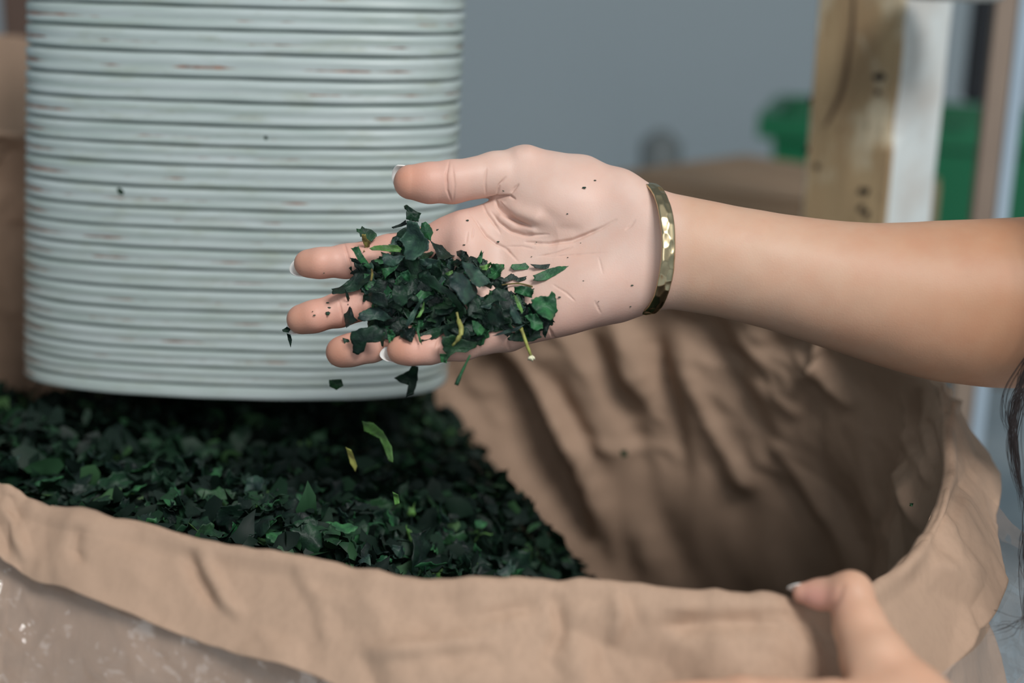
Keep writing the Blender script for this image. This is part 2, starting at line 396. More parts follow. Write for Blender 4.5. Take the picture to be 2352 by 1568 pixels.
def paper_sack():
    root = empty('paper_sack', (CEN[0], CEN[1], SACK_BOTTOM))
    tag(root, 'open brown kraft paper sack with folded cuff holding the leaf heap', 'sack')
    # wall: from the rim down to the bottom, facing in
    hs = np.concatenate([np.linspace(0, 0.26, 90), np.linspace(0.27, 1.0, 26)])
    rows = []
    for h in hs:
        zz = RIMP[:, 2] * (1 - h) + SACK_BOTTOM * h
        k = 1 - 0.05 * h
        xy = _c2[:2] + (RIMP[:, :2] - _c2[:2]) * k
        bulge = 0.011 * math.sin(min(1, h / 0.07) * math.pi / 2) + 0.045 * min(1, h / 0.32) * (pix(RIMP)[2] < 0.72) + 0.030 * min(1, max(0, (h - 0.1) / 0.35)) * (pix(RIMP)[2] > 0.86)
        ru_, rv_, _ = pix(RIMP); lean = np.exp(-((ru_ - 2150) / 70) ** 2 - ((rv_ - 950) / 95) ** 2)
        rows.append(np.column_stack([xy, zz]) + OUT * (bulge - 0.030 * lean * math.sin(min(1, h / 0.10) * math.pi / 2) + 0.02 * lean * min(1, max(0, h - .1) / .2))[:, None])
    V = np.concatenate(rows); H = np.repeat(hs, NC); A = np.tile(ARC, len(hs))
    Nn = normals_of(V, len(hs), NC)
    inw = np.tile(-OUT, (len(hs), 1)); sg = np.sign((Nn * inw).sum(1)); Nn *= sg[:, None]
    dz = H * (RIMP[:, 2].mean() - SACK_BOTTOM)
    u, v, d = pix(V)
    fade = np.where(np.tile(((pix(RIMP)[2] < 0.84) & (pix(RIMP)[0] > -100)) | ((pix(RIMP)[0] > 1880) & (pix(RIMP)[2] < 0.94)), len(hs)), np.clip(H / 0.22, 0, 1) ** 1.5, np.clip(H / 0.02, 0, 1))
    cr = 0.0150 * facets(A + 0.55 * dz, dz * 0.22, 13, 3) + 0.0075 * facets(A + 0.7 * dz, dz * 0.4, 33, 8) + 0.0012 * facets(A, dz, 80, 12)
    # more crumple near the top of the right side
    right = np.exp(-((u - 1900) / 230) ** 2 - ((v - 860) / 120) ** 2) * (d > 0.8)
    cr += right * 0.010 * facets(A, dz, 30, 21)
    V = V + Nn * (cr * fade)[:, None]
    back = d > 0.8
    L = [([(1175, 815), (1260, 960), (1330, 1090), (1400, 1220), (1470, 1340)], 16, .016), ([(1130, 800), (1215, 960), (1285, 1100), (1350, 1230)], 34, -.028),
         ([(1245, 830), (1300, 950), (1370, 1090), (1440, 1200)], 20, -.008), ([(1500, 725), (1515, 850), (1545, 1000), (1580, 1130)], 20, -.014),
         ([(1560, 725), (1590, 850), (1640, 960), (1740, 1120)], 34, .014), ([(1420, 740), (1440, 860), (1490, 920)], 25, .008),
         ([(1700, 760), (1760, 850), (1840, 960)], 30, .010), ([(1640, 790), (1720, 830), (1800, 900)], 15, -.008), ([(1300, 1010), (1420, 1040), (1540, 1020)], 14, .003),
         ([(1820, 800), (1900, 860), (1960, 940)], 18, .010), ([(1380, 1180), (1430, 1250), (1470, 1310)], 14, -.010), ([(1790, 1010), (1700, 1130)], 40, .010)]
    VB = emboss(V, Nn, L); V = np.where(back[:, None], VB, V)
    Rr = [([(2060, 900), (2080, 1000), (2140, 1120)], 9, .005), ([(2110, 890), (2090, 990), (2120, 1090)], 9, -.006), ([(2050, 1010), (2080, 1150), (2110, 1220)], 10, .005),
          ([(2130, 960), (2150, 1060)], 7, -.004)]
    VR = emboss(V, Nn, Rr); V = np.where(((u > 1950) & (d > .66) & (d < .86))[:, None], VR, V)
    global WALLV, WALLH
    WALLV, WALLH = V.reshape(len(hs), NC, 3).copy(), hs
    Fc = grid_faces(len(hs), NC, True)
    b0 = (len(hs) - 1) * NC; V = np.vstack([V, [_c2[0], _c2[1], SACK_BOTTOM]])
    Fc += [(b0 + j, b0 + (j + 1) % NC, len(V) - 1) for j in range(NC)]
    o = mesh_obj('wall', V, Fc, PAPER); adopt(o, root)
    md = o.modifiers.new('thickness', 'SOLIDIFY'); md.thickness = 0.0005; md.offset = 0
    # cuff: folded outwards over the rim
    ts = np.concatenate([np.linspace(0, 0.12, 8), np.linspace(0.15, 1, 34)])
    u, v, d = pix(RIMP)
    flare = 0.012 + 0.36 * CUFF + 0.002 * np.exp(-((u - 2160) / 120) ** 2) * (v > 850) + 0.0 * (d < 0.66)
    for _ in range(20): flare = (np.roll(flare, 1) + flare + np.roll(flare, -1)) / 3
    rows = []
    edge = 0.0035 * noise3(np.column_stack([ARC * 14, ARC * 0, ARC * 0]), 1.0, 4) + 0.002 * noise3(np.column_stack([ARC * 60, ARC * 0, ARC * 0]), 1.0, 5)
    for t in ts:
        ln = CUFF + edge
        roll = np.minimum(1, t * ln / 0.006)                         # round over the fold first
        o_ = 0.0035 * np.sin(roll * math.pi / 2) + flare * t ** 0.8
        zz = RIMP[:, 2] + 0.0030 * np.sin(roll * math.pi) - np.maximum(0, t * ln - 0.002)
        rows.append(np.column_stack([RIMP[:, :2], zz]) + OUT * o_[:, None])
    V = np.concatenate(rows); T = np.repeat(ts, NC); A = np.tile(ARC, len(ts))
    Nn = normals_of(V, len(ts), NC); sg = np.sign((Nn * np.tile(OUT, (len(ts), 1))).sum(1)); Nn *= sg[:, None]
    fade = np.clip(T * 6, 0.0, 1)
    y = T * np.tile(CUFF, len(ts))
    cr = 0.0060 * facets(A + 0.5 * y, y * 0.8, 16, 31) + 0.0044 * facets(A - 0.6 * y, y, 42, 33) + 0.0007 * facets(A, y, 110, 37)
    V = V + Nn * (np.maximum(cr, -0.003) * fade)[:, None]
    L = [([(455, 1250), (480, 1310), (520, 1380), (560, 1420)], 12, .004), ([(430, 1260), (455, 1330), (500, 1400)], 14, -.004), ([(0, 1150), (30, 1210), (60, 1290)], 12, .004),
         ([(180, 1200), (170, 1260), (190, 1300)], 10, -.003), ([(820, 1500), (1000, 1480), (1150, 1470)], 14, .004), ([(1270, 1360), (1290, 1450), (1250, 1530)], 12, -.004),
         ([(1410, 1350), (1430, 1420), (1400, 1480)], 12, .004), ([(1500, 1440), (1650, 1425), (1830, 1430)], 20, -.005), ([(1450, 1390), (1600, 1400), (1850, 1400)], 18, .003),
         ([(1080, 1420), (1180, 1400), (1250, 1390)], 12, -.003), ([(2170, 950), (2230, 900)], 8, .004), ([(2160, 905), (2215, 880)], 10, -.006),
         ([(2120, 1270), (2190, 1160), (2230, 1060)], 14, -.004), ([(2060, 1330), (2130, 1240), (2180, 1130)], 10, .003)]
    u, v, d = pix(V)
    VE = emboss(V, Nn, L); V = np.where((d < 0.82)[:, None], VE, V)
    o = mesh_obj('cuff', V, grid_faces(len(ts), NC, True, True), PAPER); adopt(o, root)
    o['label'] = 'folded-over paper cuff'
    md = o.modifiers.new('thickness', 'SOLIDIFY'); md.thickness = 0.0006; md.offset = 1
    return root
paper_sack()

def plastic_bag():
    m = NT('clear_film'); t = m.t
    co = m.coords()
    tr = m.n('ShaderNodeBsdfTransparent'); tr.inputs[0].default_value = (0.95, 0.96, 0.97, 1)
    gl = m.n('ShaderNodeBsdfGlossy'); gl.inputs['Roughness'].default_value = 0.06; gl.inputs[0].default_value = (1, 1, 1, 1)
    df = m.n('ShaderNodeBsdfDiffuse'); df.inputs[0].default_value = (0.8, 0.82, 0.84, 1)
    fr = m.n('ShaderNodeFresnel'); fr.inputs[0].default_value = 1.5
    mx = m.n('ShaderNodeMixShader'); mn = m.n('ShaderNodeMath', operation='MINIMUM'); mn.inputs[1].default_value = 0.26; m.l(fr.outputs[0], mn.inputs[0]); m.l(mn.outputs[0], mx.inputs[0]); m.l(tr.outputs[0], mx.inputs[1]); m.l(gl.outputs[0], mx.inputs[2])
    m2 = m.n('ShaderNodeMixShader'); m2.inputs[0].default_value = 0.05; m.l(mx.outputs[0], m2.inputs[1]); m.l(df.outputs[0], m2.inputs[2])
    bp = m.n('ShaderNodeBump'); bp.inputs['Strength'].default_value = 0.6; bp.inputs['Distance'].default_value = 0.004
    m.l(m.noise(m.coords((1, 1, 0.6)), 40, 4), bp.inputs['Height']); m.l(bp.outputs[0], gl.inputs['Normal']); m.l(bp.outputs[0], fr.inputs['Normal'])
    m.l(m2.outputs[0], t.nodes['Material Output'].inputs['Surface'])
    hs = np.concatenate([np.linspace(0, 0.22, 90), np.linspace(0.235, 1, 30)])
    u, v, d = pix(RIMP)
    rt = np.exp(-((u - 2180) / 130) ** 2) * (v > 850)
    for _ in range(20): rt = (np.roll(rt, 1) + rt + np.roll(rt, -1)) / 3
    h0 = CUFF * (0.84 - 0.25 * rt) / (RIMP[:, 2] - SACK_BOTTOM)
    h0 = h0 + 0.006 * noise3(np.column_stack([ARC * 25, ARC * 0, ARC * 0]), 1.0, 6)
    # outermost reach of the paper in each column, smoothed, so that the film always lies outside it
    outd = ((WALLV - RIMP[None]) * OUT[None]).sum(2)
    for _ in range(10): outd = np.maximum(outd, (np.roll(outd, 1, 1) + np.roll(outd, -1, 1)) / 2)
    under = np.clip((hs[:, None] * (1 - h0) * (RIMP[:, 2] - SACK_BOTTOM)) / 0.05, 0, 1)      # 0 under the cuff, 1 below it
    G = np.zeros((len(hs), NC, 3)); A = np.tile(ARC, len(hs)); dz = np.repeat(hs, NC) * 0.55
    cr = 0.0060 * facets(A + 0.7 * dz, dz * 0.6, 20, 41) + 0.0050 * facets(A - 0.5 * dz, dz, 48, 43) + 0.0032 * facets(A, dz * 1.2, 100, 47)
    cr = np.maximum(cr, -0.006).reshape(len(hs), NC) + 0.006
    for j in range(NC):
        hh = h0[j] + (1 - h0[j]) * hs
        zz = RIMP[j, 2] * (1 - hh) + SACK_BOTTOM * hh
        of = np.interp(hh, WALLH, outd[:, j]) + 0.003 + cr[:, j] * (0.25 + 0.75 * under[:, j]) + rt[j] * 0.026
        G[:, j] = RIMP[j] + OUT[j] * of[:, None]; G[:, j, 2] = zz - 0.002
    V = G.reshape(-1, 3)
    o = mesh_obj('plastic_bag', V, grid_faces(len(hs), NC, True, True), m.m, smooth=False)
    tag(o, 'clear crinkled plastic bag wrapped around the brown paper sack', 'bag')
plastic_bag()

# ------------------------------------------------------------------ leaves
def leaf_mesh(name, outline, seed, tilt=(0, 0), fold=0.0, amp=0.0012, thick=0.00022, jag=0.06, mat=None, segs=30):
    """torn leaf: fan of rings inside an outline (metres, local xy), buckled out of plane, with two skins and an edge"""
    O = np.asarray(outline, float); c = O.mean(0); O = O - c
    size = np.abs(O).max()
    pts = []
    per = np.linalg.norm(np.roll(O, -1, 0) - O, axis=1); tot = per.sum()
    rng = np.random.default_rng(seed)
    for i in range(len(O)):
        k = max(1, int(round(per[i] / tot * segs)))
        for q in range(k):
            p = O[i] * (1 - q / k) + O[(i + 1) % len(O)] * (q / k)
            if q: p = p * (1 + jag * rng.uniform(-1, 0.6))
            pts.append(p)
    B = np.array(pts); n = len(B)
    rings = [0.30, 0.60, 0.84, 1.0]
    XY = [np.zeros((1, 2))] + [B * r for r in rings]
    XY = np.vstack(XY)
    q = np.column_stack([XY, np.full(len(XY), seed * 0.37)])
    fa = rng.uniform(0, math.pi); fd = XY @ np.array([math.cos(fa), math.sin(fa)]); fo = XY @ np.array([-math.sin(fa), math.cos(fa)])
    rr = np.linalg.norm(XY, axis=1) / (size + 1e-9)
    Z = XY @ np.array(tilt) + fold * np.abs(fo) + amp * noise3(q, 2.2 / (size + 1e-9) * 0.6, seed) * (0.5 + rr) + amp * 0.6 * noise3(q, 6.0 / (size + 1e-9) * 0.5, seed + 3) * rr \
        + fold * 0.8 * fd * fd / (size + 1e-9)
    ca_ = rng.uniform(0, 6.28); Z += rng.uniform(-0.25, 0.55) * size * (0.0 if fold == 0.08 else 1.0) * rr ** 3 * np.maximum(0, (XY @ np.array([math.cos(ca_), math.sin(ca_)])) / (size + 1e-9))
    Z -= Z.mean()
    top = np.column_stack([XY, Z]); bot = top - np.array([0, 0, thick])
    Fc = []
    for j in range(n):
        j2 = (j + 1) % n
        Fc.append((0, 1 + j, 1 + j2))
        for r in range(3):
            a = 1 + r * n; b = a + n
            Fc.append((a + j, b + j, b + j2, a + j2))
    m = len(top); lo = [tuple(x + m for x in reversed(f)) for f in Fc]
    e = 1 + 3 * n
    side = [(e + j, e + j + m, e + (j + 1) % n + m, e + (j + 1) % n) for j in range(n)]
    me = bpy.data.meshes.new(name)
    me.from_pydata([tuple(p) for p in np.vstack([top, bot])], [], Fc + lo + side)
    me.polygons.foreach_set('use_smooth', [True] * len(me.polygons))
    if mat: me.materials.append(mat)
    me.update()
    return me, c

def random_outline(rng, ln, wd):
    n = rng.integers(9, 14); a = np.sort(rng.uniform(0, 2 * math.pi, n)) ; a = np.linspace(0, 2 * math.pi, n, endpoint=False) + rng.uniform(-.25, .25, n)
    r = rng.uniform(0.5, 1.15, n)
    return np.column_stack([np.cos(a) * r * ln / 2, np.sin(a) * r * wd / 2])

PROTO = {}
def protos(key, mat, count, l0, l1, asp0, asp1):
    rng = np.random.default_rng(hash(key) % 1000 if False else sum(map(ord, key)))
    out = []
    for i in range(count):
        ln = rng.uniform(l0, l1); wd = ln * rng.uniform(asp0, asp1)
        me, _ = leaf_mesh('leaf_' + key, random_outline(rng, ln, wd), 100 + i, fold=rng.uniform(-0.5, 0.5), amp=ln * 0.2, mat=mat, jag=0.16, segs=30)
        out.append(me)
    PROTO[key] = out
protos('dark', LEAF_DARK, 18, .013, .022, .35, .8)
protos('slate', LEAF_SLATE, 5, .011, .017, .5, .85)
protos('green', LEAF_GREEN, 7, .009, .016, .3, .8)
protos('bright', LEAF_BRIGHT, 3, .007, .012, .25, .5)

def place(me, M, label, group=None, name='leaf', cat='leaf'):
    o = bpy.data.objects.new(name, me); COL.objects.link(o); o.matrix_world = M
    tag(o, label, cat, group); return o

def rot_to(nrm, spin):
    nrm = Vector(nrm).normalized()
    return nrm.to_track_quat('Z', 'Y').to_matrix() @ Matrix.Rotation(spin, 3, 'Z')

# ------------------------------------------------------------------ leaf heap inside the sack
def heap_z(x, y):
    """height of the heap's surface (relative to the camera height)"""
    xe = 0.020 + (y - 0.72) * (-0.24)
    z = -0.282 + 0.010 * np.sin(x * 19 + 1) * np.cos(y * 23) - 0.03 * np.clip((x + 0.12) / 0.15, 0, 1)
    z = z - 0.012 * np.clip((y - 0.76) / 0.1, 0, 1)
    t = np.clip(x - xe, -0.04, 1) + 0.04
    z = z - 0.6 * t * t / 0.08 * (t < 0.08) - (1.2 * (t - 0.08) + 0.6 * 0.08) * (t >= 0.08)
    z = z + 0.006 * noise3(np.stack([x, y, x * 0], -1), 28, 71)
    return z

def leaf_heap():
    rng = np.random.default_rng(11)
    # outline of the sack to keep leaves inside
    poly = _c2[:2] + (RIMP[:, :2] - _c2[:2]) * 0.955
    ang = np.arctan2(poly[:, 1] - _c2[1], poly[:, 0] - _c2[0]); rad = np.hypot(poly[:, 0] - _c2[0], poly[:, 1] - _c2[1]); o = np.argsort(ang)
    def inside(x, y, k=1.0):
        a = np.arctan2(y - _c2[1], x - _c2[0]); return np.hypot(x - _c2[0], y - _c2[1]) < k * np.interp(a, ang[o], rad[o], period=2 * math.pi)
    # body of the heap (closed down to the bottom)
    th = np.linspace(-math.pi, math.pi, 120, endpoint=False); V = []; nr = 40
    R = np.interp(th, ang[o], rad[o], period=2 * math.pi) * 0.985
    for k in np.linspace(0.01, 1, nr):
        x = _c2[0] + np.cos(th) * R * k; y = _c2[1] + np.sin(th) * R * k
        z = np.maximum(heap_z(x, y) - 0.007, SACK_BOTTOM + 0.02 - CAM[2]) + CAM[2]
        V += list(np.column_stack([x, y, z]))
    V += list(np.column_stack([_c2[0] + np.cos(th) * R * 0.9, _c2[1] + np.sin(th) * R * 0.9, np.full(120, SACK_BOTTOM + 0.01)]))
    Fc = grid_faces(nr + 1, 120, True); Fc.append(tuple(range(119, -1, -1)))
    body = mesh_obj('leaf_heap', V, Fc, LEAF_DARK)
    # loose leaves over it: the ones in plain view are objects, the others are joined into the heap
    n = 6500
    x = rng.uniform(poly[:, 0].min(), 0.16, n * 3); y = rng.uniform(poly[:, 1].min(), poly[:, 1].max(), n * 3)
    keep = inside(x, y, 0.97); x, y = x[keep][:n], y[keep][:n]
    e = 0.006
    z = heap_z(x, y); gx = (heap_z(x + e, y) - heap_z(x - e, y)) / (2 * e); gy = (heap_z(x, y + e) - heap_z(x, y - e)) / (2 * e)
    ok = z > SACK_BOTTOM + 0.03 - CAM[2]
    x, y, z, gx, gy = x[ok], y[ok], z[ok], gx[ok], gy[ok]
    Wp = np.column_stack([x, y, z + CAM[2] + rng.uniform(-0.006, 0.010, len(x))])
    u, v, d = pix(Wp)
    # which ones stand free of the chute and the front rim
    ru, rv, rd = pix(RIMP); fr = (rd < 0.7) & (rv > 1000); so = np.argsort(ru[fr])
    rimv = np.interp(u, ru[fr][so], rv[fr][so])
    vis = (v > 925) & (v < rimv - 8) & (u > 20) & (u < 1300) & (d > 0.62)
    order = np.argsort(np.where(vis, d - 0.10 * (z + 0.3), 9)); pick = set(order[rng.permutation(min(700, int(vis.sum())))[:300]])
    lists = ['dark', 'dark', 'dark', 'green', 'dark', 'dark', 'green', 'dark', 'dark', 'slate', 'dark', 'green', 'dark', 'dark', 'bright']
    bv, bf, cnt = [], [], len(V)
    for i in range(len(x)):
        kind = lists[rng.integers(0, 15)]
        me = PROTO[kind][rng.integers(0, len(PROTO[kind]))]
        nrm = np.array([-gx[i], -gy[i], 1.0]); nrm /= np.linalg.norm(nrm); nrm = nrm + rng.normal(0, 0.75, 3)
        M = Matrix.Translation(Wp[i]) @ rot_to(nrm, rng.uniform(0, 6.28)).to_4x4() @ Matrix.Scale(rng.uniform(0.8, 1.35), 4)
        if i in pick:
            word = {'dark': 'black-green', 'green': 'mid green', 'slate': 'slate-grey', 'bright': 'bright yellow-green'}[kind]
            zone = 'under the chute rim' if v[i] < 1010 else ('close to the front rim' if rimv[i] - v[i] < 110 else ('near its bare paper side' if u[i] > 850 else 'in its open middle'))
            place(me, M, word + ' leaf flake on the sack heap, ' + zone, 'leaf flakes on the sack heap', name='leaf_flake')
        else:
            # coarse copy of the flake: its rim and centre
            nb = (len(me.vertices) // 2 - 1) // 4
            co = [me.vertices[0].co] + [me.vertices[1 + 3 * nb + j].co for j in range(0, nb, 4)]
            k0 = cnt + len(bv); bv += [tuple(M @ c) for c in co]
            m_ = len(co) - 1
            bf += [(k0, k0 + 1 + j, k0 + 1 + (j + 1) % m_) for j in range(m_)]
    me = body.data; bpy.data.objects.remove(body)
    body = mesh_obj('leaf_heap', list(V) + bv, Fc + bf, [LEAF_DARK, LEAF_HEAP], fmat=[0] * len(Fc) + [1] * len(bf))
    tag(body, 'heap of dark green leaves filling the paper sack under the chute', 'leaves', kind='stuff')

m_ = NT('leaf_heap_flakes')
_g = m_.n('ShaderNodeNewGeometry')
m_.base(m_.ramp(_g.outputs['Random Per Island'], [(0, (0.004, 0.012, 0.009)), (0.6, (0.006, 0.018, 0.011)), (0.85, (0.010, 0.035, 0.017)), (0.96, (0.022, 0.07, 0.03)), (1, (0.06, 0.13, 0.045))]))
LEAF_HEAP = m_.set(Roughness=0.6, Specular_IOR_Level=0.25)
leaf_heap()

# ------------------------------------------------------------------ implicit surfaces for skin
S0 = D / F                                     # metres per pixel at the hand
def smin(a, b, k):
    h = np.clip(0.5 + 0.5 * (b - a) / k, 0, 1)
    return b + (a - b) * h - k * h * (1 - h)
def cone(p, a, b, ra, rb):
    ba = b - a; t = np.clip(((p - a) @ ba) / (ba @ ba), 0, 1)
    return np.linalg.norm(p - a - t[:, None] * ba, axis=1) - (ra + (rb - ra) * t)
def ellipsoid(p, c, r, rot=0.0):
    q = p - c; cs, sn = math.cos(rot), math.sin(rot)
    q = np.column_stack([q[:, 0] * cs + q[:, 1] * sn, -q[:, 0] * sn + q[:, 1] * cs, q[:, 2]])
    k0 = np.linalg.norm(q / r, axis=1); k1 = np.linalg.norm(q / (np.asarray(r) ** 2), axis=1)
    return k0 * (k0 - 1.0) / np.maximum(k1, 1e-9)

def polygonise(sdf, lo, hi, h):
    """naive surface nets on a narrow band"""
    n = np.ceil((np.asarray(hi) - lo) / h).astype(int) + 1
    ck = 6; H = h * ck
    nc = np.ceil(n / ck).astype(int) + 1
    gx, gy, gz = [lo[i] + (np.arange(nc[i]) + 0.5) * H for i in range(3)]
    C = np.stack(np.meshgrid(gx, gy, gz, indexing='ij'), -1).reshape(-1, 3)
    dc = np.concatenate([sdf(c) for c in np.array_split(C, max(1, len(C) // 200000))]).reshape(nc)
    G = np.repeat(np.repeat(np.repeat(dc, ck, 0), ck, 1), ck, 2)[:n[0], :n[1], :n[2]].astype(np.float32)
    near = np.abs(G) < H * 1.9
    idx = np.argwhere(near)
    Pn = lo + idx * h
    vals = np.concatenate([sdf(c) for c in np.array_split(Pn, max(1, len(Pn) // 200000))])
    G[near] = vals
    ins = G < 0
    a = ins[:-1, :-1, :-1]; cnt = np.zeros(a.shape, np.int8)
    for dx in (0, 1):
        for dy in (0, 1):
            for dz in (0, 1): cnt += ins[dx:n[0] - 1 + dx, dy:n[1] - 1 + dy, dz:n[2] - 1 + dz]
    act = (cnt > 0) & (cnt < 8)
    cells = np.argwhere(act); cid = np.full(a.shape, -1, np.int32); cid[act] = np.arange(len(cells))
    acc = np.zeros((len(cells), 3)); num = np.zeros(len(cells))
    corners = [(x, y, z) for x in (0, 1) for y in (0, 1) for z in (0, 1)]
    for c0 in corners:
        for ax in range(3):
            if c0[ax]: continue
            c1 = list(c0); c1[ax] = 1
            v0 = G[cells[:, 0] + c0[0], cells[:, 1] + c0[1], cells[:, 2] + c0[2]]; v1 = G[cells[:, 0] + c1[0], cells[:, 1] + c1[1], cells[:, 2] + c1[2]]
            cr = (v0 < 0) != (v1 < 0)
            t = np.where(cr, v0 / np.where(cr, v0 - v1, 1), 0)
            p = np.tile(np.array(c0, float), (len(cells), 1)); p[:, ax] = t
            acc[cr] += p[cr]; num[cr] += 1
    V = lo + (cells + acc / num[:, None]) * h
    quads = []
    for ax in range(3):
        o1, o2 = [(1, 2), (2, 0), (0, 1)][ax]
        sl0 = [slice(None)] * 3; sl1 = [slice(None)] * 3
        sl0[ax] = slice(0, n[ax] - 1); sl1[ax] = slice(1, n[ax])
        A = ins[tuple(sl0)]; B = ins[tuple(sl1)]
        e = np.argwhere(A != B)
        e = e[(e[:, o1] > 0) & (e[:, o2] > 0) & (e[:, o1] < n[o1] - 1) & (e[:, o2] < n[o2] - 1)]
        flip = ~A[e[:, 0], e[:, 1], e[:, 2]]
        def c(d1, d2):
            q = e.copy(); q[:, o1] -= d1; q[:, o2] -= d2
            return cid[q[:, 0], q[:, 1], q[:, 2]]
        q = np.stack([c(1, 1), c(0, 1), c(0, 0), c(1, 0)], 1)
        q[flip] = q[flip][:, ::-1]
        quads.append(q)
    return V, np.concatenate(quads)

def sdf_normals(sdf, V, e=0.0004):
    g = np.zeros_like(V)
    for i in range(3):
        d = np.zeros(3); d[i] = e
        g[:, i] = (sdf(V + d) - sdf(V - d)) / (2 * e)
    return g / (np.linalg.norm(g, axis=1)[:, None] + 1e-9)

def J(u, v, z, r):
    c = cam_pt(u, v, z * 0.001); return c, r * (D - z * 0.001) / F

# open hand and forearm -----------------------------------------------------
FINGERS = {
    'index':  [J(708, 605, 4, 32), J(795, 600, 1, 37.5), J(895, 583, -2, 42), J(1065, 552, -6, 54)],
    'middle': [J(692, 733, 10, 34), J(778, 712, 7, 38), J(885, 682, 4, 42), J(1075, 632, 0, 52)],
    'ring':   [J(783, 808, 16, 35), J(852, 793, 13, 37), J(935, 766, 9, 40), J(1095, 702, 6, 50)],
    'pinky':  [J(921, 804, 24, 31), J(985, 802, 21, 33), J(1062, 790, 17, 36), J(1165, 758, 12, 46)],
}
PADS = [J(735, 605, 8, 34), J(722, 728, 14, 36), J(808, 804, 19, 36), J(945, 804, 26, 33)]
THUMB = [J(944, 418, 4, 40), J(985, 420, 3, 45), J(1038, 418, 1, 47.5), J(1140, 400, -4, 50), J(1205, 396, -8, 60), J(1330, 430, -11, 72), J(1405, 470, -8, 76)]
META = [(J(1065, 552, -8, 54), J(1440, 505, -6, 68)), (J(1075, 632, -4, 52), J(1450, 555, -4, 66)), (J(1095, 702, 2, 50), J(1450, 605, -1, 64)), (J(1165, 758, 8, 46), J(1435, 648, 2, 60))]
ARM_U = np.array([1320, 1380, 1430, 1460, 1490, 1520, 1560, 1600, 1650, 1700, 1750, 1800, 1850, 1900, 1950, 2000, 2050, 2100, 2150, 2200, 2250, 2300, 2352, 2450, 2600, 2800])
ARM_T = np.array([530, 455, 408, 424, 434, 439, 447, 455, 465, 474, 483, 491, 497, 503, 508, 510, 511, 509, 506, 503, 501, 499, 497, 494, 495, 500])
ARM_B = np.array([600, 680, 716, 708, 706, 708, 712, 718, 728, 740, 753, 768, 784, 800, 816, 832, 848, 862, 874, 882, 888, 891, 892, 888, 880, 870])
ARM_W = np.interp(ARM_U, [1320, 1380, 1430, 1500, 1700, 2000, 2350, 2800], [.002, .010, .0165, .0205, .025, .033, .040, .042])
_fu = np.arange(1320, 2801, 4.0)
def _sm(tab, sig):
    y = np.interp(_fu, ARM_U, tab); k = np.exp(-0.5 * (np.arange(-40, 41) * 4 / sig) ** 2); k /= k.sum()
    return np.convolve(np.pad(y, 40, mode='reflect', reflect_type='odd'), k, 'valid')
ARM_T, ARM_B, ARM_W, ARM_U = _sm(ARM_T, 14), _sm(ARM_B, 14), _sm(ARM_W, 32), _fu
ARM_X = (ARM_U - 1176) * S0
def arm_sdf(p):
    t = np.interp(p[:, 0], ARM_X, (784 - ARM_T) * S0); b = np.interp(p[:, 0], ARM_X, (784 - ARM_B) * S0); w = np.interp(p[:, 0], ARM_X, ARM_W)
    zc = -0.00003 * np.clip((p[:, 0] - (1520 - 1176) * S0) * 1000, 0, 400)
    yc = (t + b) / 2; h = (t - b) / 2
    d = (np.sqrt(((p[:, 1] - yc) / h) ** 2 + ((p[:, 2] - zc) / w) ** 2) - 1) * np.minimum(h, w)
    return np.maximum(np.maximum(d, ARM_X[0] - p[:, 0]), p[:, 0] - ARM_X[-1] + 0.02)

def hand_sdf(p):
    fs = None
    for k, pad in zip(('index', 'middle', 'ring', 'pinky'), PADS):
        ch = FINGERS[k]; f = None
        for (a, ra), (b, rb) in zip(ch[:-1], ch[1:]):
            d = cone(p, a, b, ra, rb); f = d if f is None else smin(f, d, 0.003)
        c, r = pad; f = smin(f, np.linalg.norm(p - c, axis=1) - r * 0.86, 0.006)
        fs = f if fs is None else smin(fs, f, 0.0012)
    pal = None
    for (a, ra), (b, rb) in META:
        d = cone(p, a, b, ra, rb); pal = d if pal is None else smin(pal, d, 0.012)
    c, _ = J(1350, 672, 6, 0); pal = smin(pal, ellipsoid(p, c, np.array([.032, .0145, .014]), 0.36), 0.012)
    c, _ = J(1075, 600, 2, 0); pal = smin(pal, ellipsoid(p, c, np.array([.012, .024, .0125]), 0.15), 0.008)
    (a, ra), (b, rb) = J(1035, 546, -6, 46), J(1150, 512, -9, 56)
    pal = smin(pal, cone(p, a, b, ra, rb), 0.006)
    d = smin(pal, fs, 0.005)
    th = None
    for (a, ra), (b, rb) in zip(THUMB[:-1], THUMB[1:]):
        q = cone(p, a, b, ra, rb); th = q if th is None else smin(th, q, 0.003)
    c, _ = J(1302, 478, -4, 0); ten = ellipsoid(p, c, np.array([.0315, .0215, .0185]), -0.25)
    th = smin(th, ten, 0.007)
    d = smin(d, th, 0.0035)
    return smin(d, arm_sdf(p), 0.012)

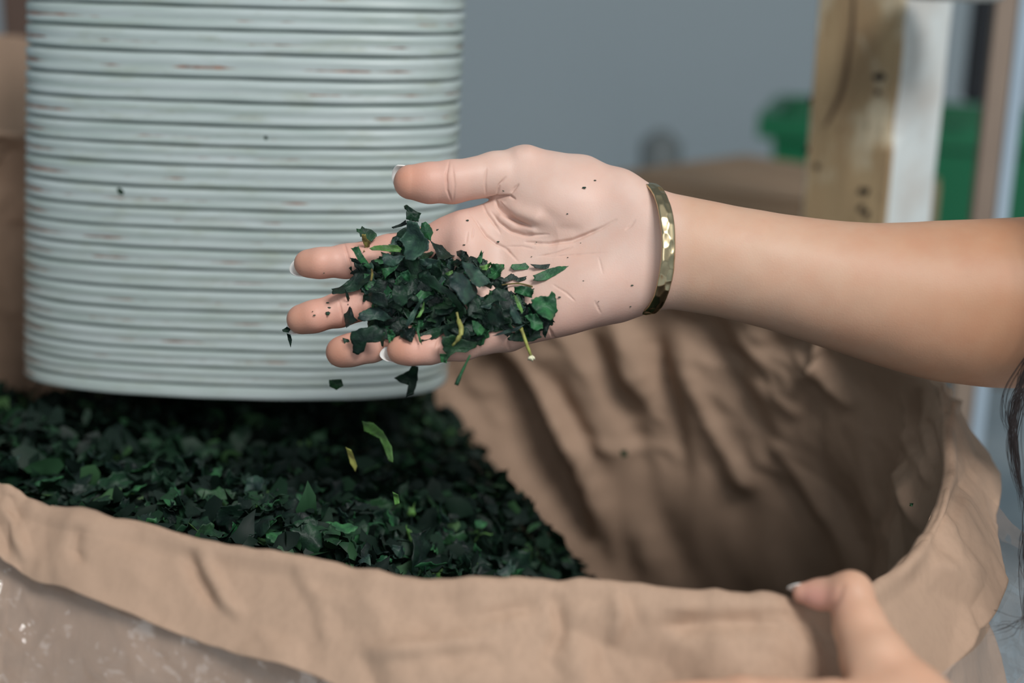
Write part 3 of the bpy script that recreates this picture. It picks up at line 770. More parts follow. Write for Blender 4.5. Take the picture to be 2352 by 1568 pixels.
CREASES = [  # pixel polylines, half width px, depth m
    ([(1100, 462), (1120, 456), (1140, 452), (1172, 449), (1186, 458)], 3.2, .0021), ([(1140, 452), (1147, 424), (1163, 406)], 2.5, .0008), ([(1172, 447), (1182, 432), (1192, 422)], 3, .0008),
    ([(1138, 457), (1144, 475), (1164, 495), (1195, 511), (1222, 520)], 4.5, .0019), ([(1128, 486), (1146, 510), (1173, 530), (1206, 540), (1262, 538)], 3.2, .0011),
    ([(1206, 556), (1261, 560), (1316, 552), (1350, 538), (1383, 523), (1416, 504)], 4, .0013), ([(1108, 466), (1117, 488), (1133, 510), (1150, 536)], 3, .0008),
    ([(1075, 484), (1095, 508), (1117, 541), (1139, 559), (1161, 570), (1190, 600)], 3, .0008), ([(1232, 589), (1272, 583), (1316, 568)], 2.3, .0006), ([(1256, 590), (1320, 586), (1394, 581)], 2, .0004),
    ([(1160, 566), (1200, 566), (1230, 572)], 2, .0004), ([(1436, 528), (1448, 518), (1460, 504)], 3, .0004), ([(1032, 370), (1025, 402), (1027, 436), (1038, 464)], 2.6, .0008),
    ([(1039, 380), (1044, 428), (1041, 463)], 2.4, .0005), ([(1117, 385), (1114, 415), (1116, 448)], 2.5, .0005), ([(790, 556), (796, 578), (804, 606), (808, 632)], 2.8, .0007),
    ([(776, 680), (783, 712), (790, 745)], 2.5, .0005), ([(1261, 752), (1270, 772), (1283, 784)], 3, .0006), ([(1268, 652), (1300, 672), (1322, 692)], 2, .0004), ([(1075, 530), (1070, 560)], 2, .0003),
    ([(1090, 520), (1085, 550)], 2, .0003), ([(1375, 590), (1385, 630)], 2, .0003), ([(1365, 690), (1380, 720)], 2.2, .0004), ([(1240, 470), (1290, 520), (1340, 530)], 14, .0004),
    ([(1008, 800), (1012, 826)], 3, .0006), ([(1010, 775), (1000, 800)], 3, .0004), ([(1165, 780), (1172, 806)], 3, .0005)]
BUMPS = [([(1165, 470), (1195, 488), (1230, 500)], 16, .0024), ([(1150, 500), (1185, 522), (1225, 530)], 9, .0012), ([(1190, 350), (1215, 345)], 14, .0008)]

def tone_hand(u, v, V, Nn):
    palm = np.array(srgb(215, 184, 170)); pink = np.array(srgb(213, 160, 143)); tan = np.array(srgb(203, 166, 142)); tip = np.array(srgb(205, 146, 116)); back = np.array(srgb(200, 150, 118))
    C = np.tile(palm, (len(V), 1))
    def blend(c, k): return C * (1 - k[:, None]) + c * k[:, None]
    C = blend(pink, 0.75 * np.clip((1130 - u) / 160, 0, 1))
    C = blend(pink, 0.5 * np.exp(-((v - 760) / 60) ** 2) * (u < 1480))
    arm = np.clip((u - 1500) / 90, 0, 1)
    C = blend(tan, arm)
    C = blend(np.array(srgb(182, 134, 102)), 0.9 * np.clip((u - 1780) / 520, 0, 1))
    for (c, r), s in ((FINGERS['index'][0], 70), (FINGERS['middle'][0], 70), (FINGERS['ring'][0], 70), (FINGERS['pinky'][0], 62), (THUMB[0], 85)):
        tu, tv = 1176 + F * c[0] / (D - c[2]), 784 - F * c[1] / (D - c[2])
        C = blend(tip, 0.55 * np.exp(-(((u - tu + 12) ** 2 + (v - tv) ** 2) / (s * 0.62) ** 2)))
    C = blend(back, 0.85 * np.clip((-Nn[:, 2] + 0.05) / 0.3, 0, 1) * (1 - arm))
    n = noise3(V, 140, 3) * 0.5 + noise3(V, 330, 4) * 0.3
    C = C * (1 + 0.05 * n[:, None] * np.array([0.6, 1.0, 1.0]))
    return C

def set_tone(me, C):
    at = me.color_attributes.new('tone', 'FLOAT_COLOR', 'POINT')
    at.data.foreach_set('color', np.column_stack([C, np.ones(len(C))]).astype('f').ravel())

def nail(name, c, r, dirv, backv, w_ang, back_len, ext, parent, conv):
    """curved plate on the back of a fingertip, its free edge past the tip"""
    dirv = np.asarray(dirv, float); dirv /= np.linalg.norm(dirv)
    b = np.asarray(backv, float); b -= dirv * (b @ dirv); b /= np.linalg.norm(b); sd = np.cross(dirv, b)
    V = []; ni, nj = 9, 11
    for lay in (0, 1):
        for i in range(ni):
            for j in range(nj):
                a = (j / (nj - 1) * 2 - 1); an = a * w_ang
                end = r + ext * math.sqrt(max(0, 1 - 0.75 * a * a)) - 0.0012 * a * a
                s = -back_len + (end + back_len) * i / (ni - 1)
                rr = (r * 0.97 - 0.0009 * max(0, s / r) ** 2 * 1.0) - lay * 0.0005
                V.append(c + dirv * s + rr * (b * math.cos(an) + sd * math.sin(an)))
    Fc = grid_faces(ni, nj) + [tuple(x + ni * nj for x in reversed(f)) for f in grid_faces(ni, nj)]
    nn = ni * nj
    ring = [(i * nj) for i in range(ni)] + [(ni - 1) * nj + j for j in range(1, nj)] + [i * nj + nj - 1 for i in range(ni - 2, -1, -1)] + list(range(nj - 2, 0, -1))
    Fc += [(ring[k], ring[(k + 1) % len(ring)], ring[(k + 1) % len(ring)] + nn, ring[k] + nn) for k in range(len(ring))]
    o = mesh_obj('fingernail', conv(np.array(V)), Fc, NAIL)
    adopt(o, parent); return o

def build_person():
    lo = np.array([cam_pt(625, 0, 0)[0], cam_pt(0, 925, .03)[1] - .004, -0.056]); hi = np.array([ARM_X[-1] + 0.002, cam_pt(0, 310, 0)[1], 0.050])
    V, Q = polygonise(hand_sdf, lo, hi, 0.00085)
    for _ in range(2):
        N_ = sdf_normals(hand_sdf, V); V = V - N_ * np.clip(hand_sdf(V), -0.0005, 0.0005)[:, None]
    # finer mesh on the palm side of the hand
    me = bpy.data.meshes.new('tmp'); me.from_pydata(V.tolist(), [], Q.tolist())
    bm = bmesh.new(); bm.from_mesh(me); bm.verts.ensure_lookup_table()
    dd = D - V[:, 2]; uu = 1176 + F * V[:, 0] / dd
    fine = (uu < 1530) & (N_[:, 2] > 0.0)
    ed = [e for e in bm.edges if fine[e.verts[0].index] and fine[e.verts[1].index]]
    bmesh.ops.subdivide_edges(bm, edges=ed, cuts=1, use_grid_fill=True)
    bm.verts.ensure_lookup_table()
    V = np.array([v.co[:] for v in bm.verts]); bm.verts.index_update(); Fc = [[v.index for v in f.verts] for f in bm.faces]
    bm.free(); bpy.data.meshes.remove(me)
    N_ = sdf_normals(hand_sdf, V); V = V - N_ * np.clip(hand_sdf(V), -0.0005, 0.0005)[:, None]
    dd = D - V[:, 2]; u = 1176 + F * V[:, 0] / dd; v = 784 - F * V[:, 1] / dd
    face = np.clip(N_[:, 2] * 3, 0, 1); off = np.zeros(len(V))
    wob = 1 + 0.35 * noise3(V, 260, 14)
    for pts, wd, dp in CREASES:
        q, s_ = poly_dist2(u, v, pts); off -= dp * 1.15 * wob * np.exp(-(q / (wd * (0.6 + 0.5 * taper(s_, 0.5)))) ** 2) * (0.1 + 0.9 * taper(s_, 0.3)) 
    for pts, wd, dp in BUMPS: off += dp * np.exp(-(poly_dist(u, v, pts) / wd) ** 2)
    off += 0.00035 * noise3(V, 90, 8) + 0.0005 * noise3(V, 45, 9)
    C = tone_hand(u, v, V, N_)
    V = V + N_ * (off * np.where(u < 1530, face, 0.6))[:, None]
    W = cam_to_world(V)
    root = empty('person', P(2500, 1000, 0.72))
    tag(root, 'person reaching in with a cupped open palm and gripping the sack rim, dark hair', 'person')
    arm = mesh_obj('arm_with_open_hand', W, Fc, SKIN); set_tone(arm.data, C); adopt(arm, root)
    arm['label'] = 'bare forearm and open hand, palm up'
    conv = cam_to_world
    def dirof(ch): return ch[0][0] - ch[1][0]
    for k, bk, wa, ext in (('index', (-0.1, -0.55, -1), 0.9, .0024), ('middle', (-0.1, -0.75, -0.9), 0.8, .0006), ('ring', (0, -0.15, -1), 0.75, -.0012), ('pinky', (-0.1, -0.6, -1), 0.9, .0034)):
        ch = FINGERS[k]; c, r = ch[0]
        nail('fingernail', c, r, dirof(ch), bk, wa, 0.010, ext, arm, conv)
    nail('fingernail', THUMB[0][0], THUMB[0][1], THUMB[0][0] - THUMB[1][0] + np.array([0, .0015, 0]), (-0.05, 0.55, -1), 0.8, 0.012, .0014, arm, conv)
    for ch in arm.children: ch.parent = arm; ch.matrix_parent_inverse = Matrix.Translation(-Vector(root.location)) if False else Matrix()
    # gripping hand ---------------------------------------------------------
    def K(u, v, d, r):
        q = np.array([(u - 1176) / F * d, (784 - v) / F * d, D - d]); return q, r * d / F
    TH = [K(1843, 1361, .590, 23), K(1885, 1364, .588, 32), K(1952, 1362, .582, 48), K(1976, 1440, .574, 57), K(2010, 1520, .566, 78), K(2090, 1640, .555, 112), K(2230, 1850, .55, 125)]
    FI = [[K(2060, 1640, .552, 80), K(1915, 1618, .546, 58), K(1700, 1602, .552, 48), K(1520, 1612, .556, 42)],
          [K(2080, 1720, .545, 80), K(1900, 1715, .538, 56), K(1680, 1705, .542, 50), K(1480, 1710, .548, 44)],
          [K(2100, 1800, .545, 80), K(1920, 1805, .538, 54), K(1700, 1800, .542, 48), K(1530, 1805, .548, 42)],
          [K(2130, 1880, .545, 76), K(1960, 1890, .54, 48), K(1780, 1890, .545, 42), K(1650, 1892, .55, 36)]]
    def grip(p):
        d = None
        for (a, ra), (b, rb) in zip(TH[:-1], TH[1:]):
            q = cone(p, a, b, ra, rb); d = q if d is None else smin(d, q, 0.004)
        fs = None
        for ch in FI:
            f = None
            for (a, ra), (b, rb) in zip(ch[:-1], ch[1:]):
                q = cone(p, a, b, ra, rb); f = q if f is None else smin(f, q, 0.003)
            fs = f if fs is None else smin(fs, f, 0.001)
        d = smin(d, fs, 0.010)
        q = cone(p, TH[-1][0], TH[-1][0] + np.array([.10, -.07, -.01]), TH[-1][1], TH[-1][1] * 1.2)
        return smin(d, q, 0.012)
    lo = np.array([K(1400, 0, .55, 0)[0][0], K(0, 2330, .55, 0)[0][1] - .02, 0.085]); hi = np.array([K(2450, 0, .55, 0)[0][0] + .10, K(0, 1280, .6, 0)[0][1], 0.200])
    V, Q = polygonise(grip, lo, hi, 0.0013)
    for _ in range(2):
        N_ = sdf_normals(grip, V); V = V - N_ * np.clip(grip(V), -0.0006, 0.0006)[:, None]
    dd = D - V[:, 2]; u = 1176 + F * V[:, 0] / dd; v = 784 - F * V[:, 1] / dd
    tan = np.array(srgb(203, 162, 136)); pk = np.array(srgb(208, 150, 138))
    k = np.exp(-(((u - 1870) / 60) ** 2 + ((v - 1372) / 40) ** 2)) * 0.8
    C = tan * (1 - k[:, None]) + pk * k[:, None]; C *= 1 + 0.06 * noise3(V, 150, 5)[:, None]
    V = V + N_ * (0.0006 * noise3(V, 60, 6) - 0.0007 * np.exp(-(poly_dist(u, v, [(1935, 1345), (1925, 1375), (1905, 1400)]) / 6) ** 2))[:, None]
    g = mesh_obj('gripping_hand', cam_to_world(V), Q, SKIN); set_tone(g.data, C); adopt(g, root)
    g['label'] = 'blurred hand gripping the sack rim with its thumb'
    c, r = TH[0]
    nail('fingernail', c, r, TH[0][0] - TH[1][0], (0.0, 0.75, -0.6), 1.0, 0.008, .0022, g, cam_to_world)
    for ch in g.children: ch.parent = g; ch.matrix_parent_inverse = Matrix()
    # hair ------------------------------------------------------------------
    rng = np.random.default_rng(5); HV, HF = [], []
    def strand(pts, r):
        Vt, Ft = tube(spline(pts, 26), r * np.concatenate([np.linspace(1, 1, 18), np.linspace(1, 0.15, 8)]), 5)
        k0 = len(HV); HV.extend(Vt); HF.extend([tuple(i + k0 for i in f) for f in Ft])
    for i in range(46):   # the hanging lock
        j = rng.normal(0, 1, 4); d = 0.66 + 0.012 * rng.normal()
        strand([P(2520 + 30 * j[1], 100, d), P(2490 + 26 * j[0], 420, d), P(2420 + 18 * j[0], 740, d), P(2362 + 12 * j[0], 850, d), P(2334 + 9 * j[1], 930, d), P(2328 + 8 * j[2], 1010, d), P(2336 + 7 * j[2], 1080 + 12 * j[3], d), P(2350 + 8 * j[3], 1120 + 30 * abs(j[0]), d)], .00016)
    for i in range(6):
        j = rng.normal(0, 1, 3); d = 0.66
        strand([P(2400, 760, d), P(2345 + 5 * j[0], 840, d), P(2312 + 6 * j[0], 900, d), P(2305 + 8 * j[1], 960, d), P(2318 + 10 * j[2], 1000, d)], .00012)
    for i in range(60):   # the body of hair just past the frame edge
        j = rng.normal(0, 1, 4); d = 0.66 + 0.02 * rng.normal()
        strand([P(2540 + 40 * j[2], 80, d), P(2500 + 36 * j[1], 450, d), P(2440 + 30 * j[0], 900, d), P(2400 + 22 * j[1], 1080, d), P(2372 + 14 * j[2], 1260, d), P(2376 + 14 * j[3], 1420, d), P(2400 + 14 * j[0], 1600, d)], .00016)
    for i in range(9):
        j = rng.normal(0, 1, 3); d = 0.65
        strand([P(2400, 1390 + 12 * j[0], d), P(2345, 1425 + 10 * j[0], d), P(2312 + 8 * j[1], 1440 + 12 * j[1], d), P(2280 + 12 * j[2], 1452 + 14 * j[1], d)], .0001)
    h = mesh_obj('hair', HV, HF, HAIR); adopt(h, root); h['label'] = 'long dark brown hair'
    return V
build_person()

# depth of the open hand's surface towards the camera, for resting the leaves on it
def hand_top(u, v):
    """z (towards the camera) of the hand's skin under pixel (u, v); None in the gaps"""
    zs = np.linspace(0.05, -0.03, 161)
    pts = np.array([cam_pt(u, v, z) for z in zs]); d = hand_sdf(pts)
    k = np.argmax(d < 0.0)
    return zs[k] if d[k] < 0 else None
_gu = np.arange(640, 1540, 20); _gv = np.arange(460, 880, 20)
_zz = np.concatenate([np.linspace(0.05, -0.03, 81)])
_G = np.array([[[cam_pt(u, v, z) for z in _zz] for u in _gu] for v in _gv])
_d = hand_sdf(_G.reshape(-1, 3)).reshape(len(_gv), len(_gu), 81)
ZM = np.where((_d < 0).any(2), _zz[np.argmax(_d < 0, 2)], np.nan)
for _ in range(30):
    nan = np.isnan(ZM)
    if not nan.any(): break
    Pd = np.pad(ZM, 1, constant_values=np.nan)
    st = np.stack([Pd[1 + a:1 + a + ZM.shape[0], 1 + b:1 + b + ZM.shape[1]] for a in (-1, 0, 1) for b in (-1, 0, 1)])
    with np.errstate(all='ignore'):
        import warnings; warnings.simplefilter('ignore')
        ZM = np.where(nan, np.nanmean(st, 0), ZM)
def zmap(u, v):
    x = np.clip((u - _gu[0]) / 20, 0, len(_gu) - 1.001); y = np.clip((v - _gv[0]) / 20, 0, len(_gv) - 1.001)
    i, j = int(x), int(y); fx, fy = x - i, y - j
    return (ZM[j, i] * (1 - fx) + ZM[j, i + 1] * fx) * (1 - fy) + (ZM[j + 1, i] * (1 - fx) + ZM[j + 1, i + 1] * fx) * fy

PILE = [(812, 565), (850, 590), (930, 500), (985, 560), (1060, 590), (1130, 605), (1165, 640), (1215, 690), (1278, 690), (1275, 745), (1240, 772), (1170, 778), (1100, 795), (1040, 815),
        (1010, 775), (930, 783), (830, 800), (798, 772), (836, 738), (842, 695), (785, 668), (805, 625)]
def in_poly(u, v, poly):
    c = False
    for (ax, ay), (bx, by) in zip(poly, poly[1:] + poly[:1]):
        if (ay > v) != (by > v) and u < (bx - ax) * (v - ay) / (by - ay) + ax: c = not c
    return c
def pile_h(u, v):
    if not in_poly(u, v, PILE): return 0.0
    q = poly_dist(np.array([u], float), np.array([v], float), PILE + PILE[:1])[0]
    return 0.021 * (1 - math.exp(-q / 55))

def pile_label(kind, u):
    word = {'dark': 'black-green', 'green': 'mid green', 'slate': 'slate-grey', 'bright': 'bright green'}[kind]
    return word + ' crumpled leaf piece in the palm pile, ' + ('finger end' if u < 930 else 'middle' if u < 1100 else 'wrist end')

def palm_leaves():
    rng = np.random.default_rng(23)
    kinds = ['dark'] * 12 + ['slate'] * 2 + ['green'] * 2
    n = 0
    while n < 220:
        u, v = rng.uniform(770, 1285), rng.uniform(500, 815)
        if not in_poly(u, v, PILE): continue
        q = poly_dist(np.array([u]), np.array([v]), PILE + PILE[:1])[0]
        if q < 16: continue
        H = pile_h(u, v); z = zmap(u, v) + 0.0022 + max(0, H - 0.009) * rng.uniform(0, 1)
        kind = kinds[rng.integers(0, len(kinds))]
        me = PROTO[kind][rng.integers(0, len(PROTO[kind]))]
        nrm = np.array([0, 0.30, 0.95]) + rng.normal(0, 0.42, 3); nrm[2] = abs(nrm[2])
        M3 = Matrix(CB.tolist()) @ rot_to(nrm, rng.uniform(0, 6.28)).to_3x3()
        sc = rng.uniform(0.75, 1.2) * (0.7 if q < 30 else 1)
        M = Matrix.Translation(cam_to_world(cam_pt(u, v, z))) @ M3.to_4x4() @ Matrix.Scale(sc, 4)
        place(me, M, pile_label(kind, u), 'leaf pieces in the palm pile')
        n += 1

HERO = [  # crop outline (740 + x/3.92, 450 + y/3.92), material, lift above the pile (mm), tilt, label
    ([(740, 95), (765, 80), (800, 105), (835, 130), (895, 155), (880, 190), (870, 240), (800, 225), (755, 210), (755, 150), (765, 125), (745, 120)], 'd', 4, 'dark curled leaf standing up at the very top of the palm pile'),
    ([(625, 280), (700, 250), (750, 215), (765, 255), (720, 275), (640, 295)], 'd', 1, 'thin dark leaf sliver pointing sideways above the index finger'),
    ([(895, 240), (930, 232), (970, 262), (1005, 335), (995, 380), (975, 440), (920, 420), (880, 330), (885, 295)], 'g', 2, 'serrated green leaf lobe beside the tallest leaf of the pile'),
    ([(760, 225), (800, 220), (860, 240), (885, 300), (920, 360), (975, 420), (960, 500), (900, 540), (830, 590), (760, 580), (735, 530), (740, 460), (690, 390), (735, 340), (760, 290)], 's', 4, 'large upright slate-green leaf below the standing tip of the pile'),
    ([(305, 290), (345, 295), (355, 268), (385, 290), (440, 300), (490, 340), (495, 365), (445, 415), (410, 395), (380, 360), (345, 370), (335, 335), (310, 320)], 'd', 1, 'small dark leaf resting on the upper edge of the index finger'),
    ([(365, 350), (395, 345), (405, 385), (440, 415), (425, 450), (400, 500), (370, 500), (380, 450), (362, 400)], 'o', 2, 'short brown leaf stalk on the index finger'),
    ([(425, 470), (470, 448), (560, 440), (680, 442), (715, 480), (705, 505), (600, 500), (510, 490), (450, 490)], 'b', 3, 'pale bright green leaf strip lying across the index finger'),
    ([(250, 465), (330, 450), (360, 520), (400, 580), (440, 640), (420, 660), (360, 620), (320, 570), (290, 510)], 'g', 5, 'folded green leaf at the upper corner of the pile over the index finger'),
    ([(245, 555), (300, 560), (340, 590), (400, 610), (440, 650), (380, 650), (310, 610), (265, 590)], 'd', 2, None),
    ([(540, 530), (590, 510), (640, 540), (700, 530), (745, 545), (700, 600), (650, 640), (560, 620), (535, 570)], 's', 3, None),
    ([(525, 650), (600, 640), (690, 620), (660, 670), (600, 710), (565, 745), (540, 700)], 'g', 3, None),
    ([(870, 570), (960, 560), (1060, 580), (1090, 610), (1010, 650), (900, 668), (875, 630)], 's', 2, None),
    ([(970, 395), (1000, 420), (1080, 440), (1120, 490), (1200, 540), (1140, 560), (1110, 585), (1040, 560), (1020, 500)], 'd', 3, None),
    ([(1210, 500), (1250, 482), (1300, 500), (1320, 545), (1330, 590), (1270, 590), (1240, 560), (1215, 540)], 'd', 3, 'rounded dark leaf curl on the pile edge facing the thumb'),
    ([(1395, 570), (1435, 485), (1447, 520), (1440, 590), (1420, 620)], 'g', 3, 'narrow green leaf blade pointing up from the pile towards the thumb'),
    ([(1420, 640), (1520, 595), (1525, 610), (1480, 670), (1440, 670)], 'b', 3, 'small yellow-green leaf bit near the palm side of the pile'),
    ([(1520, 605), (1640, 610), (1640, 660), (1610, 690), (1610, 720), (1550, 755), (1490, 740), (1490, 690)], 'g', 2, 'mottled green leaf square at the pile edge on the palm hollow'),
    ([(1255, 590), (1330, 600), (1400, 640), (1450, 700), (1500, 740), (1520, 780), (1480, 800), (1420, 830), (1350, 790), (1300, 700), (1265, 640)], 's', 3, 'long slate-grey leaf slanting over the top of the pile'),
    ([(850, 735), (930, 700), (1010, 720), (1060, 790), (1130, 830), (1200, 890), (1250, 960), (1300, 1050), (1290, 1085), (1230, 1020), (1130, 900), (1000, 830), (900, 780)], 'd', 2, None),
    ([(1145, 740), (1200, 680), (1280, 700), (1320, 740), (1380, 800), (1395, 860), (1385, 900), (1330, 950), (1285, 985), (1240, 930), (1200, 860), (1150, 820)], 's', 5, 'broad serrated slate-green leaf lying flat at the centre of the pile'),
    ([(1570, 750), (1640, 740), (1700, 695), (1750, 720), (1790, 750), (1845, 720), (1830, 755), (1770, 775), (1720, 750), (1660, 775), (1610, 770)], 'd', 1, 'curly dark leaf scrap just below the loose leaves on the palm'),
    ([(1725, 820), (1800, 805), (1880, 820), (1905, 860), (1890, 920), (1830, 905), (1770, 880), (1730, 870)], 'g', 3, None),
    ([(1880, 930), (1960, 900), (2040, 900), (2065, 855), (2105, 890), (2110, 960), (2125, 1030), (2100, 1080), (2050, 1120), (1980, 1090), (1930, 1050), (1890, 1000)], 'g', 4, 'broad serrated green leaf at the end of the pile nearest the wrist'),
    ([(1820, 1080), (1870, 1060), (1930, 1060), (1990, 1140), (1990, 1190), (1930, 1215), (1880, 1190), (1870, 1130)], 'g', 4, None),
    ([(1720, 880), (1750, 900), (1790, 970), (1810, 1040), (1800, 1065), (1760, 1000)], 'b', 6, 'thin bright green leaf blade near the wrist end of the pile'),
    ([(1980, 1100), (2060, 1130), (2030, 1220), (2010, 1285), (1985, 1240)], 'd', 2, None),
    ([(260, 1220), (330, 1195), (480, 1160), (560, 1210), (560, 1300), (480, 1320), (400, 1320), (370, 1400), (320, 1430), (265, 1410), (275, 1340), (250, 1290)], 'd', 3, 'large dark leaf draped over the ring finger'),
    ([(185, 1040), (225, 970), (260, 1010), (290, 1090), (330, 1120), (280, 1150), (230, 1190), (200, 1120)], 'd', 3, 'dark pointed leaf lying across the middle finger'),
    ([(205, 830), (235, 870), (248, 920), (225, 970), (215, 900)], 'd', 3, None),
    ([(690, 1200), (830, 1180), (840, 1240), (810, 1320), (760, 1300), (700, 1270)], 'd', 3, None),
    ([(860, 1120), (885, 1130), (870, 1230), (905, 1340), (875, 1310), (850, 1220)], 'g', 6, 'thin green leaf sliver hanging down over the little finger'),
    ([(965, 1200), (1080, 1165), (1180, 1145), (1270, 1150), (1200, 1185), (1110, 1210), (1030, 1280), (900, 1310), (870, 1240)], 'd', 4, None),
    ([(1080, 1260), (1180, 1250), (1300, 1300), (1400, 1310), (1390, 1360), (1290, 1410), (1200, 1405), (1150, 1440), (1110, 1495), (1095, 1490), (1120, 1420), (1085, 1380)], 'd', 2, 'big black-green leaf hanging over the base of the little finger'),
    ([(1350, 1120), (1400, 1130), (1470, 1200), (1440, 1250), (1400, 1260), (1360, 1200)], 'g', 4, None),
    ([(580, 1210), (630, 1200), (660, 1250), (640, 1300), (605, 1325), (590, 1280)], 'g', 2, None),
    ([(1640, 1260), (1800, 1200), (1950, 1200), (1980, 1270), (1890, 1310), (1760, 1310), (1680, 1300)], 'd', 2, None),
    ([(1530, 1260), (1640, 1210), (1780, 1170), (1830, 1150), (1760, 1210), (1650, 1240), (1560, 1260)], 's', 5, 'narrow slate-green blade along the lower edge of the pile'),
    ([(340, 1050), (430, 1000), (510, 1000), (570, 1040), (640, 1100), (560, 1130), (480, 1110), (380, 1130), (320, 1110)], 's', 4, None),
    ([(640, 800), (720, 800), (760, 850), (770, 960), (720, 1000), (660, 960), (620, 880)], 'd', 3, None),
    ([(430, 860), (560, 870), (600, 950), (600, 1020), (520, 990), (440, 960), (360, 930)], 'd', 2, None),
    ([(740, 1180), (790, 1060), (850, 980), (900, 900), (920, 930), (850, 1040), (820, 1130), (760, 1190)], 's', 5, None),
    ([(850, 1100), (880, 1040), (920, 950), (915, 1030), (880, 1090)], 'b', 6, 'slim bright green leaf bit in the middle of the pile'),
    ([(1480, 1080), (1540, 960), (1600, 1000), (1650, 1110), (1590, 1185), (1500, 1150)], 'd', 4, None),
    ([(1690, 960), (1740, 1000), (1790, 1100), (1800, 1150), (1740, 1150), (1690, 1060)], 's', 4, None),
    ([(95, 840), (150, 825), (250, 740), (330, 660), (440, 680), (440, 760), (330, 850), (200, 880), (110, 890)], 'd', 2, 'wide black-green leaf bridging the gap between index and middle finger'),
    ([(180, 1275), (240, 1290), (250, 1310), (200, 1330)], 'd', 1, None),
    ([(1100, 700), (1170, 665), (1180, 690), (1140, 720)], 'b', 6, None),
    ([(700, 700), (770, 660), (800, 710), (790, 770), (740, 760)], 'g', 3, None),
    ([(1410, 990), (1500, 890), (1600, 880), (1680, 950), (1600, 930), (1480, 980)], 'd', 5, None),
    ([(30, 1045), (55, 1038), (74, 1050), (60, 1074), (35, 1072)], 'd', 0.2, 'tiny leaf chip stuck on the middle finger'),
    ([(1695, 640), (1710, 615), (1800, 608), (1830, 598), (1865, 635), (1850, 660), (1780, 665), (1720, 668)], 'g', 0.6, 'loose green leaf strip on the palm, nearest the pile'),
    ([(1870, 612), (1960, 618), (2075, 608), (2050, 645), (2010, 660), (1920, 650)], 'd', 0.6, 'loose dark leaf strip on the palm above the longest loose one'),
    ([(1895, 715), (1960, 690), (2030, 655), (2130, 630), (2225, 628), (2180, 665), (2100, 715), (2010, 760), (1940, 768), (1895, 760), (1910, 735)], 'g', 1.0, 'longest loose green leaf lying flat on the palm'),
]
